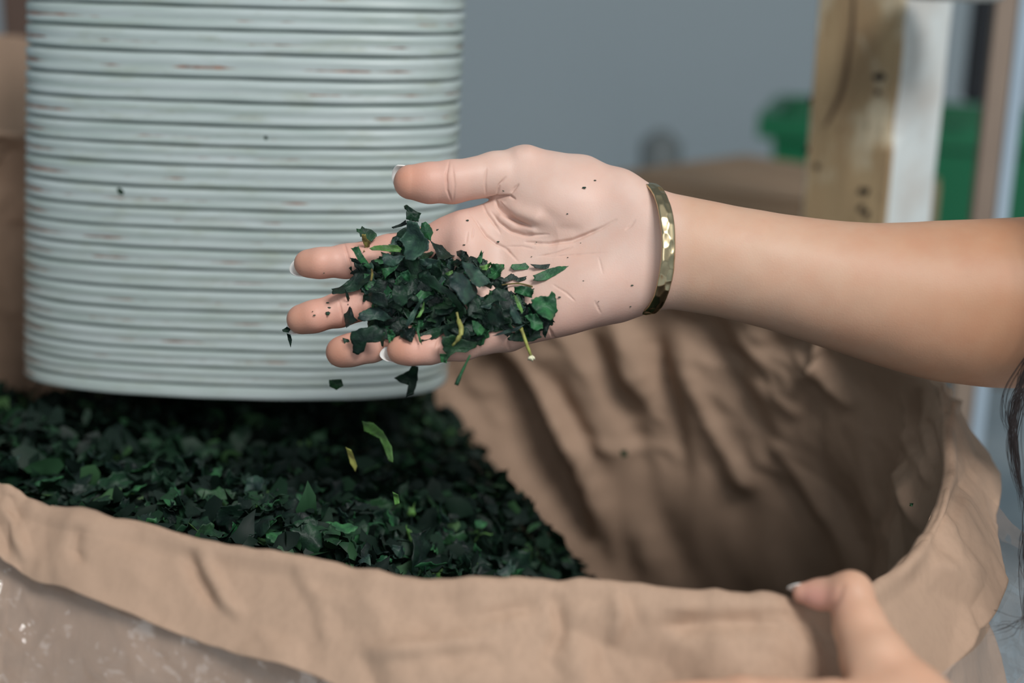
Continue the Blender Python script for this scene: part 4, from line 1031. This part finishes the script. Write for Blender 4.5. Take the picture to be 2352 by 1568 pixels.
def hero_leaves():
    rng = np.random.default_rng(31)
    mats = {'d': LEAF_DARK, 's': LEAF_SLATE, 'g': LEAF_GREEN, 'b': LEAF_BRIGHT, 'o': LEAF_OLIVE}
    for k, (poly, mk, lift, label) in enumerate(HERO):
        px = np.array([(740 + x / 3.92, 450 + y / 3.92) for x, y in poly]); c = px.mean(0)
        zs = max(zmap(c[0], c[1]) + pile_h(c[0], c[1]), zmap(c[0], c[1]) + 0.001) + (lift + (1.5 if lift > 1 else 0)) * 0.001
        out = np.column_stack([px[:, 0], -px[:, 1]]) * (D - zs) / F
        flat = lift <= 1.0
        me, cc = leaf_mesh('leaf', out, 500 + k, tilt=(0, -0.35) if flat else tuple(rng.normal(0, 0.35, 2) + np.array([0, -0.2])), fold=0.08 if flat else rng.uniform(-0.35, 0.45),
                           amp=0.0007 if flat else 0.0036, mat=mats[mk], jag=0.07, segs=46)
        M = Matrix.Translation(cam_to_world(cam_pt(c[0], c[1], zs))) @ Matrix(CB.tolist()).to_4x4()
        if label: place(me, M, label)
        else: place(me, M, pile_label({'d': 'dark', 's': 'slate', 'g': 'green', 'b': 'bright', 'o': 'dark'}[mk], c[0]), 'leaf pieces in the palm pile')
    def cp(x, y, z=None, lift=0.004):
        u, v = 740 + x / 3.92, 450 + y / 3.92
        zz = zmap(u, v) + pile_h(u, v) + lift if z is None else z
        return cam_to_world(cam_pt(u, v, zz))
    # hanging stem with its pale frayed tip
    z0 = zmap(1205, 770) + 0.012
    Vt, Ft = tube(spline([cp(1785, 1185, z0), cp(1805, 1230, z0 + .002), cp(1840, 1330, z0 + .003), cp(1882, 1440, z0 + .002)], 14), [0.0011] * 3 + [0.0008] * 8 + [0.0007] * 3, 7)
    st = empty('twig', cp(1785, 1185, z0)); tag(st, 'yellow-green leaf stem hanging off the pile below the hand', 'stem')
    adopt(mesh_obj('stalk', Vt, Ft, STEM), st)
    HV, HF = [], []
    for dx, dy in ((-28, 38), (-8, 44), (12, 50), (34, 34)):
        Vt, Ft = tube([cp(1882, 1436, z0 + .002), cp(1882 + dx * .6, 1440 + dy * .5, z0 + .003), cp(1882 + dx, 1440 + dy, z0 + .002)], [0.0006, 0.0008, 0.0002], 5)
        k0 = len(HV); HV += Vt; HF += [tuple(i + k0 for i in f) for f in Ft]
    adopt(mesh_obj('frayed_tip', HV, HF, STEM_TIP), st)
    Vt, Ft = tube(spline([cp(1212, 1045), cp(1228, 1120, lift=.006), cp(1252, 1190, lift=.007), cp(1235, 1270, lift=.007), cp(1175, 1345, lift=.009)], 16), [0.0006] * 4 + [0.0012] * 9 + [0.0006] * 3, 7)
    tag(mesh_obj('twig', Vt, Ft, STEM), 'curved yellowish stem lying on the lower side of the pile', 'stem')
    Vt, Ft = tube(spline([cp(1620, 800, lift=.002), cp(1700, 790, lift=.002), cp(1790, 790, lift=.002), cp(1895, 815, lift=.001)], 12), 0.0004, 5)
    tag(mesh_obj('twig', Vt, Ft, LEAF_OLIVE), 'hair-thin brown twig at the pile end below the loose leaves', 'stem')
    Vt, Ft = tube(spline([cp(445, 660), cp(450, 700), cp(440, 760)], 8), 0.0006, 5)
    tag(mesh_obj('twig', Vt, Ft, LEAF_OLIVE), 'short brown stalk on the finger side of the pile', 'stem')
    # crumbs on the skin
    HV, HF = [], []
    spots = [(1342, 431, 5), (1367, 414, 3), (1157, 438, 3), (1073, 506, 4), (1007, 528, 5), (1066, 562, 3), (1144, 555, 4), (1303, 491, 2.5), (1232, 556, 2), (1334, 558, 2), (1221, 589, 2), (1304, 591, 2),
             (1340, 645, 2.5), (1453, 655, 4), (1285, 682, 4), (1226, 664, 4), (1375, 692, 2), (1448, 704, 3), (988, 382, 2), (919, 384, 3), (752, 695, 4), (756, 706, 4), (722, 724, 4), (718, 715, 2),
             (734, 683, 3), (744, 627, 2), (690, 622, 2), (780, 640, 2), (735, 565, 2), (1178, 630, 3), (940, 735, 3), (960, 790, 2), (1060, 700, 3)]
    for u, v, r in spots:
        z = hand_top(u, v)
        if z is None: continue
        z += 0.0004; a0 = rng.uniform(0, 6.28); k0 = len(HV)
        for lay in (0, 0.0003):
            for q in range(5):
                rr = 0.75 * r * rng.uniform(0.6, 1.3); an = a0 + q * 1.2566
                HV.append(cam_to_world(cam_pt(u + rr * math.cos(an) * 1.3, v + rr * math.sin(an) * 0.6, z + lay)))
        HF += [tuple(k0 + 5 + i for i in range(5)), tuple(k0 + i for i in (4, 3, 2, 1, 0))] + [(k0 + i, k0 + (i + 1) % 5, k0 + 5 + (i + 1) % 5, k0 + 5 + i) for i in range(5)]
    tag(mesh_obj('leaf_crumbs', HV, HF, LEAF_DARK, smooth=False), 'tiny dark leaf crumbs scattered over the palm and fingers', 'crumbs', kind='stuff')

def falling():
    mats = {'d': LEAF_DARK, 's': LEAF_SLATE, 'g': LEAF_GREEN, 'b': LEAF_BRIGHT, 'o': LEAF_OLIVE, 'y': STEM}
    items = [([(755, 872), (785, 870), (790, 886), (772, 896), (756, 888)], .735, 'd', 'small square leaf falling below the ring finger'),
             ([(905, 868), (940, 850), (950, 835), (962, 842), (960, 872), (950, 905), (932, 912), (938, 885), (918, 878)], .735, 'd', 'dark leaf falling in front of the chute rim below the little finger'),
             ([(832, 966), (858, 970), (880, 990), (900, 1025), (904, 1060), (893, 1058), (880, 1015), (860, 990), (836, 990)], .74, 'b', 'pale green curved leaf strip falling over the dark heap'),
             ([(795, 1025), (808, 1032), (820, 1070), (816, 1084), (804, 1065)], .74, 'y', 'yellow-brown leaf bit falling over the dark heap'),
             ([(902, 1128), (915, 1135), (918, 1155), (906, 1160)], .72, 'b', 'bright pale green leaf fleck low over the heap'),
             ([(1010, 812), (1028, 812), (1026, 834), (1012, 832)], .668, 'g', 'small dark leaf chip in front of the little finger'),
             ([(660, 765), (668, 768), (671, 780), (667, 798), (661, 780)], .69, 'd', 'thin leaf shred dangling below the middle fingertip'),
             ([(648, 757), (660, 750), (668, 755), (662, 764), (650, 762)], .69, 'd', 'leaf shred caught on the middle fingernail'),
             ([(269, 434), (276, 431), (286, 440), (284, 447), (272, 446)], .835, 'd', 'dark leaf speck stuck on the upper part of the chute'),
             ([(606, 312), (614, 312), (615, 320), (607, 321)], .825, 'd', 'tiny dark speck on the chute near a rust streak'),
             ([(1424, 1034), (1438, 1032), (1442, 1046), (1430, 1052)], .93, 'd', 'dark leaf speck on the back wall inside the sack'),
             ([(2090, 1155), (2097, 1155), (2097, 1163), (2090, 1162)], .69, 'd', 'dark leaf speck on the inner side of the sack near the rim')]
    for k, (poly, d, mk, label) in enumerate(items):
        px = np.array(poly, float); c = px.mean(0)
        out = np.column_stack([px[:, 0], -px[:, 1]]) * d / F
        me, _ = leaf_mesh('leaf', out, 900 + k, tilt=(0.2, 0.3), fold=0.2, amp=0.001, mat=mats[mk], jag=0.05, segs=30)
        place(me, Matrix.Translation(P(c[0], c[1], d)) @ Matrix(CB.tolist()).to_4x4(), label)
    Vt, Ft = tube(spline([P(1080, 815, .655), P(1070, 835, .655), P(1058, 860, .655), P(1048, 884, .655)], 10), [.0005] * 4 + [.0007] * 3 + [.001] * 3, 6)
    tag(mesh_obj('twig', Vt, Ft, LEAF_GREEN), 'blurred green stem falling in front of the palm edge', 'stem')
palm_leaves(); hero_leaves(); falling()

# ------------------------------------------------------------------ bracelet
def bracelet():
    m = NT('hammered_gold'); co = m.coords(); n = m.noise(co, 120, 3)
    m.base(m.mix(n, (0.55, 0.44, 0.26), (0.66, 0.54, 0.34)))
    gold = m.set(Metallic=1.0, Roughness=0.27)
    c0 = cam_pt(1484, 571, 0.0); A = np.array([-2 * S0, -145 * S0, 0.002]); B = np.array([36 * S0, -3 * S0, 0.0285])
    ax = np.cross(A, B); ax /= np.linalg.norm(ax); ax *= np.sign(ax[0])
    NT_, NW = 420, 16; hw, tk = 0.0034, 0.0018
    th = np.linspace(0, 2 * math.pi, NT_, endpoint=False)
    rng = np.random.default_rng(3); dents = []
    for i in range(30):
        for row in (-0.5, 0.5): dents.append(((i + 0.5 * (row > 0) + rng.uniform(-.25, .25)) / 30 * 2 * math.pi, row + rng.uniform(-.15, .15), rng.uniform(0.09, 0.15), rng.uniform(.45, .7), rng.uniform(.5, 1)))
    V = []
    Pc = c0 + np.outer(np.cos(th), A) + np.outer(np.sin(th), B)
    Nr = np.outer(np.cos(th), A / (A @ A)) + np.outer(np.sin(th), B / (B @ B)); Nr /= np.linalg.norm(Nr, axis=1)[:, None]
    prof = [(x, 1) for x in np.linspace(-1, 1, NW)] + [(1, -1), (0, -1), (-1, -1)]
    for x, s in prof:
        if s > 0:
            o = tk * (1 - 0.45 * x ** 4) / 1.0
            dn = np.zeros(NT_)
            for t0, r0, wt, wr, dp in dents:
                q = ((np.angle(np.exp(1j * (th - t0)))) / wt) ** 2 + ((x - r0) / wr) ** 2
                dn = np.maximum(dn, dp * np.clip(1 - q, 0, 1))
            off = o - 0.0006 * dn
        else: off = np.zeros(NT_)
        wv = hw * (1 + 0.10 * np.sin(th * 7) * 0.3)
        V.append(Pc + Nr * (off[:, None] if s > 0 else 0) + np.outer(wv * x, ax))
    V = np.concatenate(V)
    o = mesh_obj('bracelet', cam_to_world(V), grid_faces(len(prof), NT_, True, True) + [(len(V) - NT_ + j, len(V) - NT_ + (j + 1) % NT_, (j + 1) % NT_, j) for j in range(NT_)], gold)
    bm = bmesh.new(); bm.from_mesh(o.data); bmesh.ops.recalc_face_normals(bm, faces=bm.faces); bm.to_mesh(o.data); bm.free()
    tag(o, 'hammered gold bangle around the wrist of the open hand', 'bracelet')
bracelet()

# ------------------------------------------------------------------ background things
def box_mesh(sx, sy, sz, bev=0.004, segs=2):
    bm = bmesh.new(); bmesh.ops.create_cube(bm, size=1)
    bmesh.ops.scale(bm, vec=(sx, sy, sz), verts=bm.verts); bmesh.ops.translate(bm, vec=(0, 0, sz / 2), verts=bm.verts)
    bmesh.ops.bevel(bm, geom=list(bm.edges), offset=bev, segments=segs, affect='EDGES', profile=0.6)
    return bm
def bm_obj(name, bm, mats, M, parent=None, smooth=False):
    me = bpy.data.meshes.new(name); bm.to_mesh(me); bm.free()
    for m in (mats if isinstance(mats, list) else [mats]): me.materials.append(m)
    me.polygons.foreach_set('use_smooth', [smooth] * len(me.polygons))
    me.transform(M)
    o = bpy.data.objects.new(name, me); COL.objects.link(o)
    if parent: adopt(o, parent)
    return o

def stand():
    m = NT('weathered_wood'); co = m.coords()
    g = m.noise(m.coords((14, 14, 2.2)), 2.2, 5, 0.6); p = m.noise(m.coords((1, 1, 0.55)), 26, 4, 0.6); sp = m.noise(m.coords((1, 1, 0.7)), 60, 3)
    c = m.mix(m.ramp(g, [(0.35, (0, 0, 0)), (0.65, (1, 1, 1))]), srgb(152, 126, 94), srgb(176, 152, 116))
    c = m.mix(m.ramp(p, [(0.54, (0, 0, 0)), (0.66, (0.8, 0.8, 0.8))]), c, srgb(198, 186, 160))
    c = m.mix(m.ramp(sp, [(0.66, (0, 0, 0)), (0.74, (0.9, 0.9, 0.9))]), c, srgb(60, 44, 30))
    m.base(c); m.bump(g, 0.3, 0.003); wood = m.set(Roughness=0.75)
    m = NT('worn_white_paint'); p = m.noise(m.coords(), 16, 4)
    c = m.mix(m.ramp(p, [(0.4, (0, 0, 0)), (0.75, (1, 1, 1))]), srgb(216, 219, 216), srgb(196, 186, 176)); m.base(c); white = m.set(Roughness=0.6)
    d = 1.08; base = P(2052, 250, d)
    a = 0.076; phi = math.radians(-43)
    # front edge of the post is at base; centre lies behind it
    cx, cy = base[0] , base[1] + a * 0.70
    root = empty('wooden_stand', (cx, cy, 0)); tag(root, 'weathered wooden stand post with white painted side behind the forearm', 'stand')
    bm = bmesh.new(); nz = 120; zz = np.linspace(0.0, 1.36, nz); ring = []
    q = [(-.5, -.5), (.5, -.5), (.5, .5), (-.5, .5)]; loop = []
    for (x0, y0), (x1, y1) in zip(q, q[1:] + q[:1]):
        for t in (0.03, 0.10, 0.3, 0.5, 0.7, 0.9, 0.97): loop.append((x0 + (x1 - x0) * t, y0 + (y1 - y0) * t))
    ca, sa = math.cos(phi), math.sin(phi); rng = np.random.default_rng(9)
    Lp = np.array(loop) * a; V = []
    chips = [(z, rng.uniform(.004, .010), rng.uniform(.003, .007)) for z in rng.uniform(0.8, 1.3, 26)]
    corner = np.exp(-(np.hypot(Lp[:, 0] + a / 2, Lp[:, 1] + a / 2) / 0.007) ** 2)
    # the corner that faces the camera is worn
    for z in zz:
        x = Lp[:, 0] * ca - Lp[:, 1] * sa; y = Lp[:, 0] * sa + Lp[:, 1] * ca
        k = np.argmin(y); cr = np.exp(-(np.hypot(x - x[k], y - y[k]) / 0.008) ** 2)
        dep = sum(dp * math.exp(-((z - zc) / w_) ** 2) for zc, w_, dp in chips)
        y = y + cr * (min(dep, 0.007)) + 0.0006 * np.sin(z * 60 + x * 200)
        V += list(np.column_stack([cx + x, cy + y, np.full(len(x), z)]))
    n = len(loop); Fc = grid_faces(nz, n, True); Fc.append(tuple(range(n - 1, -1, -1))); Fc.append(tuple(range((nz - 1) * n, nz * n)))
    fm = []
    for f in Fc:
        if len(f) > 4: fm.append(0); continue
        j = min(i % n for i in f) if (f[0] % n) != n - 1 else n - 1
        side = (f[0] % n) // 7
        fm.append(0 if side == 0 else 1)
    o = mesh_obj('post', V, Fc, [wood, white], smooth=False, fmat=fm); adopt(o, root)
    # crack and nail holes on the bare face
    cs = [(cx + x * ca * a - y * sa * a, cy + x * sa * a + y * ca * a) for x, y in q]
    E_ = np.array(min(cs, key=lambda c: c[1])); L_ = np.array(min(cs, key=lambda c: c[0])); tv = L_ - E_; nv = np.array([tv[1], -tv[0]]); nv /= np.linalg.norm(nv)
    if nv[1] > 0: nv = -nv
    def on_face(u, v, lift=0.0008):
        r = P(u, v, 1.0) - CAM; t = ((E_ - CAM[:2]) @ nv + lift) / (r[:2] @ nv); return CAM + r * t
    m = NT('dark_crack'); m.base(srgb(92, 72, 54)); dk = m.set(Roughness=0.9)
    V = []
    path = spline([(1962, -40, 3), (1958, 60, 5), (1950, 120, 5), (1935, 200, 6), (1915, 250, 6), (1896, 290, 3)], 24)
    for u_, v_, w_ in path: V += [on_face(u_ - w_, v_), on_face(u_ + w_, v_)]
    V = np.array(V); V2 = V - 0.002 * np.array([nv[0], nv[1], 0]); n2 = len(V)
    Fq = [(i, i + 1, i + 3, i + 2) for i in range(0, n2 - 2, 2)] + [(i + n2, i + 2 + n2, i + 3 + n2, i + 1 + n2) for i in range(0, n2 - 2, 2)]
    adopt(mesh_obj('crack', np.vstack([V, V2]), Fq, dk, smooth=False), root)
    m = NT('nail_hole_dark'); m.base((0.012, 0.008, 0.006)); nh = m.set(Roughness=0.9)
    for u_, v_, r_ in ((2024, 176, 8), (2012, 178, 7), (2016, 212, 6), (1990, 440, 7), (1978, 438, 7), (1978, 478, 8), (1990, 492, 8), (1858, 230, 6), (1852, 345, 6), (1875, 382, 6)):
        ring_ = [on_face(u_ + r_ * math.cos(k * 0.7854) * (1 + .3 * math.sin(k * 5 + u_)), v_ + r_ * 1.2 * math.sin(k * 0.7854)) for k in range(8)]
        V = ring_ + [p - 0.002 * np.array([nv[0], nv[1], 0]) for p in ring_]
        adopt(mesh_obj('nail_hole', V, [tuple(range(8)), tuple(range(15, 7, -1))] + [(k, (k + 1) % 8, 8 + (k + 1) % 8, 8 + k) for k in range(8)], nh, smooth=False), root)
    # rounded pale top resting over the post
    top = P(2190, -38, 1.0); V = []; N = 64
    prof = [(0.0, -0.012), (0.026, -0.012), (0.034, -0.010), (0.037, -0.006), (0.038, 0.0), (0.037, 0.006), (0.033, 0.009), (0.0, 0.010)]
    for r, z in prof:
        for k in range(N): V.append((top[0] + max(r, 1e-4) * math.cos(2 * math.pi * k / N), top[1] + max(r, 1e-4) * math.sin(2 * math.pi * k / N), top[2] + z))
    m = NT('worn_pale_metal'); p = m.noise(m.coords(), 60, 4)
    m.base(m.mix(m.ramp(p, [(0.5, (0, 0, 0)), (0.7, (1, 1, 1))]), srgb(206, 204, 198), srgb(120, 105, 88))); pale = m.set(Roughness=0.5)
    adopt(mesh_obj('round_top', V, grid_faces(len(prof), N, True), pale), root)
stand()

def uprights():
    m = NT('brown_bar'); m.base(m.mix(m.noise(m.coords((1, 1, .4)), 30, 3), srgb(122, 104, 92), srgb(146, 128, 112))); brown = m.set(Roughness=0.6)
    m = NT('pale_blue_bar'); m.base(m.mix(m.noise(m.coords((1, 1, .4)), 20, 3), srgb(150, 168, 184), srgb(172, 188, 200))); blue = m.set(Roughness=0.45)
    d = 1.25; b = P(2282, 250, d); c = P(2326, 250, d + .01)
    root = empty('upright_frame', (b[0], b[1], 0)); tag(root, 'narrow brown and pale blue upright beside the green crate', 'frame')
    bm_obj('brown_bar', box_mesh(0.019, 0.012, 1.5, .002), brown, Matrix.Translation((b[0], b[1], 0)), root)
    bm_obj('blue_bar', box_mesh(0.012, 0.012, 1.5, .002), blue, Matrix.Translation((c[0], c[1], 0)), root)
    m = NT('black_cloth'); m.base((0.012, 0.014, 0.018)); blk = m.set(Roughness=0.8)
    q = P(2252, 90, 1.9)
    bm = box_mesh(0.03, 0.03, 0.5, .012, 3)
    o = bm_obj('dark_strap', bm, blk, Matrix.Translation((q[0], q[1], P(2262, 240, 1.9)[2])))
    tag(o, 'dark strap hanging behind the brown upright', 'strap')
uprights()

def crate():
    m = NT('green_plastic'); m.base(m.mix(m.noise(m.coords(), 8, 3), srgb(8, 98, 62), srgb(14, 112, 72))); g = m.set(Roughness=0.4)
    d = 2.05; c = P(1750, 262, d); w_, dp = 0.70, 0.38; ztop = c[2]; x0, y0 = c[0] - 0.005, c[1]
    h = 0.34
    root = empty('green_crate', (x0 + w_ / 2, y0 + dp / 2, ztop - h)); tag(root, 'green plastic crate behind the weathered post', 'crate')
    cx, cy = x0 + w_ / 2, y0 + dp / 2
    RM = Matrix.Translation((x0, y0, 0)) @ Matrix.Rotation(math.radians(-14), 4, 'Z') @ Matrix.Translation((-x0, -y0, 0))
    def ring(k, z, ins): 
        return [tuple(RM @ Vector((cx + sx * (w_ / 2 * k - ins), cy + sy * (dp / 2 * k - ins), z))) for sx, sy in ((-1, -1), (1, -1), (1, 1), (-1, 1))]
    V = ring(.94, ztop - .03, 0) + ring(.86, ztop - h, 0) + ring(.86, ztop - h + .008, .008) + ring(.94, ztop - .005, .006)
    Fc = grid_faces(4, 4, True) ; Fc += [(7, 6, 5, 4)[::-1], (8, 9, 10, 11)]
    adopt(mesh_obj('body', V, Fc, g, smooth=False), root)
    V = ring(.94, ztop - .034, .001) + ring(1, ztop - .034, 0) + ring(1, ztop, 0) + ring(.93, ztop, 0) + ring(.93, ztop - .02, 0)
    adopt(mesh_obj('rim', V, grid_faces(5, 4, True), g, smooth=False), root)
    # the low shelf the crate stands on
    m = NT('shelf_wood'); m.base(srgb(96, 88, 80)); sh = m.set(Roughness=0.7)
    r2 = empty('shelf', (cx + .1, cy, 0)); tag(r2, 'low shelf under the green crate', 'shelf')
    bm_obj('board', box_mesh(w_ + .04, dp + .02, .03), sh, RM @ Matrix.Translation((cx + .03, cy, ztop - h - .03)), r2)
    for sx in (-1, 1):
        for sy in (-1, 1):
            bm_obj('leg', box_mesh(.05, .05, ztop - h - .03), sh, RM @ Matrix.Translation((cx + .03 + sx * (w_ / 2 - .03), cy + sy * (dp / 2 - .04), 0)), r2)
crate()

def brown_boxes():
    paper = mat_paper('cardboard', srgb(170, 142, 116))
    # behind the wrist: a carton with its corner towards us
    d = 1.75; c = P(1745, 366, d); h = c[2]; s = 0.26
    ctr = np.array([c[0] - 0.01, c[1] - s * 0.70])
    root = empty('carton', (ctr[0], ctr[1], c[2] - h)); tag(root, 'tall brown cardboard carton between the wrist and the green crate', 'carton')
    M = Matrix.Translation((ctr[0], ctr[1], c[2] - h)) @ Matrix.Rotation(math.radians(48), 4, 'Z')
    bm_obj('body', box_mesh(s, s, h, .004), paper, M, root)
    for sx in (-1, 1):
        bm = box_mesh(s * .99, s * 0.49, .004, .001)
        bm_obj('flap', bm, paper, M @ Matrix.Translation((0, sx * s * 0.25, h + .0005)) @ Matrix.Rotation(math.radians(1.0 * sx), 4, 'X'), root)
    m = NT('grey_form'); m.base(srgb(112, 119, 120)); gp = m.set(Roughness=0.6)
    q = P(1520, 300, 2.2)  # upright grey tube, built for a vague darker smudge of unknown origin
    Vt, Ft = tube([(q[0], q[1], 0), (q[0], q[1], q[2] * .5), (q[0], q[1], q[2] - .02), (q[0], q[1], q[2])], [.034, .034, .032, .012], 16)
    tag(mesh_obj('grey_form', Vt, Ft, gp), 'short grey pole against the wall above the bracelet', 'form')
    # far side, by the frame's edge: another sack and a brown post
    d = 1.30; V = []; N = 60; nr = 26
    top = P(-40, 118, d); cx, cy = top[0], top[1]; zt = top[2]
    for i in range(nr):
        t = i / (nr - 1); z = zt * (1 - t) + 0.0 * t
        for k in range(N):
            a = 2 * math.pi * k / N
            sx = 0.060 * (0.86 + 0.6 * min(1, t * 1.2)) if math.cos(a) > 0 else 0.13
            r = 1 + 0.03 * math.sin(5 * a + 4 * t)
            V.append((cx + sx * r * math.copysign(abs(math.cos(a)) ** .7, math.cos(a)), cy + 0.09 * r * math.copysign(abs(math.sin(a)) ** .7, math.sin(a)), z + (0.018 * math.cos(a * 2 + 1) if i == 0 else 0)))
    Fc = grid_faces(nr, N, True, True); Fc.append(tuple(range(N))); Fc.append(tuple(range(nr * N - 1, (nr - 1) * N - 1, -1)))
    o = mesh_obj('closed_paper_sack', V, Fc, PAPER); tag(o, 'second brown paper sack standing behind the chute', 'sack')
    m = NT('dark_brown_wood'); m.base(m.mix(m.noise(m.coords((1, 1, .2)), 30, 3), srgb(84, 64, 54), srgb(100, 78, 66))); dw = m.set(Roughness=0.6)
    q = P(44, 60, 1.7)
    o = bm_obj('brown_post', box_mesh(.05, .05, 1.9, .004), dw, Matrix.Translation((q[0] + .012, q[1], 0))); tag(o, 'dark brown post behind the second paper sack', 'post')
brown_boxes()
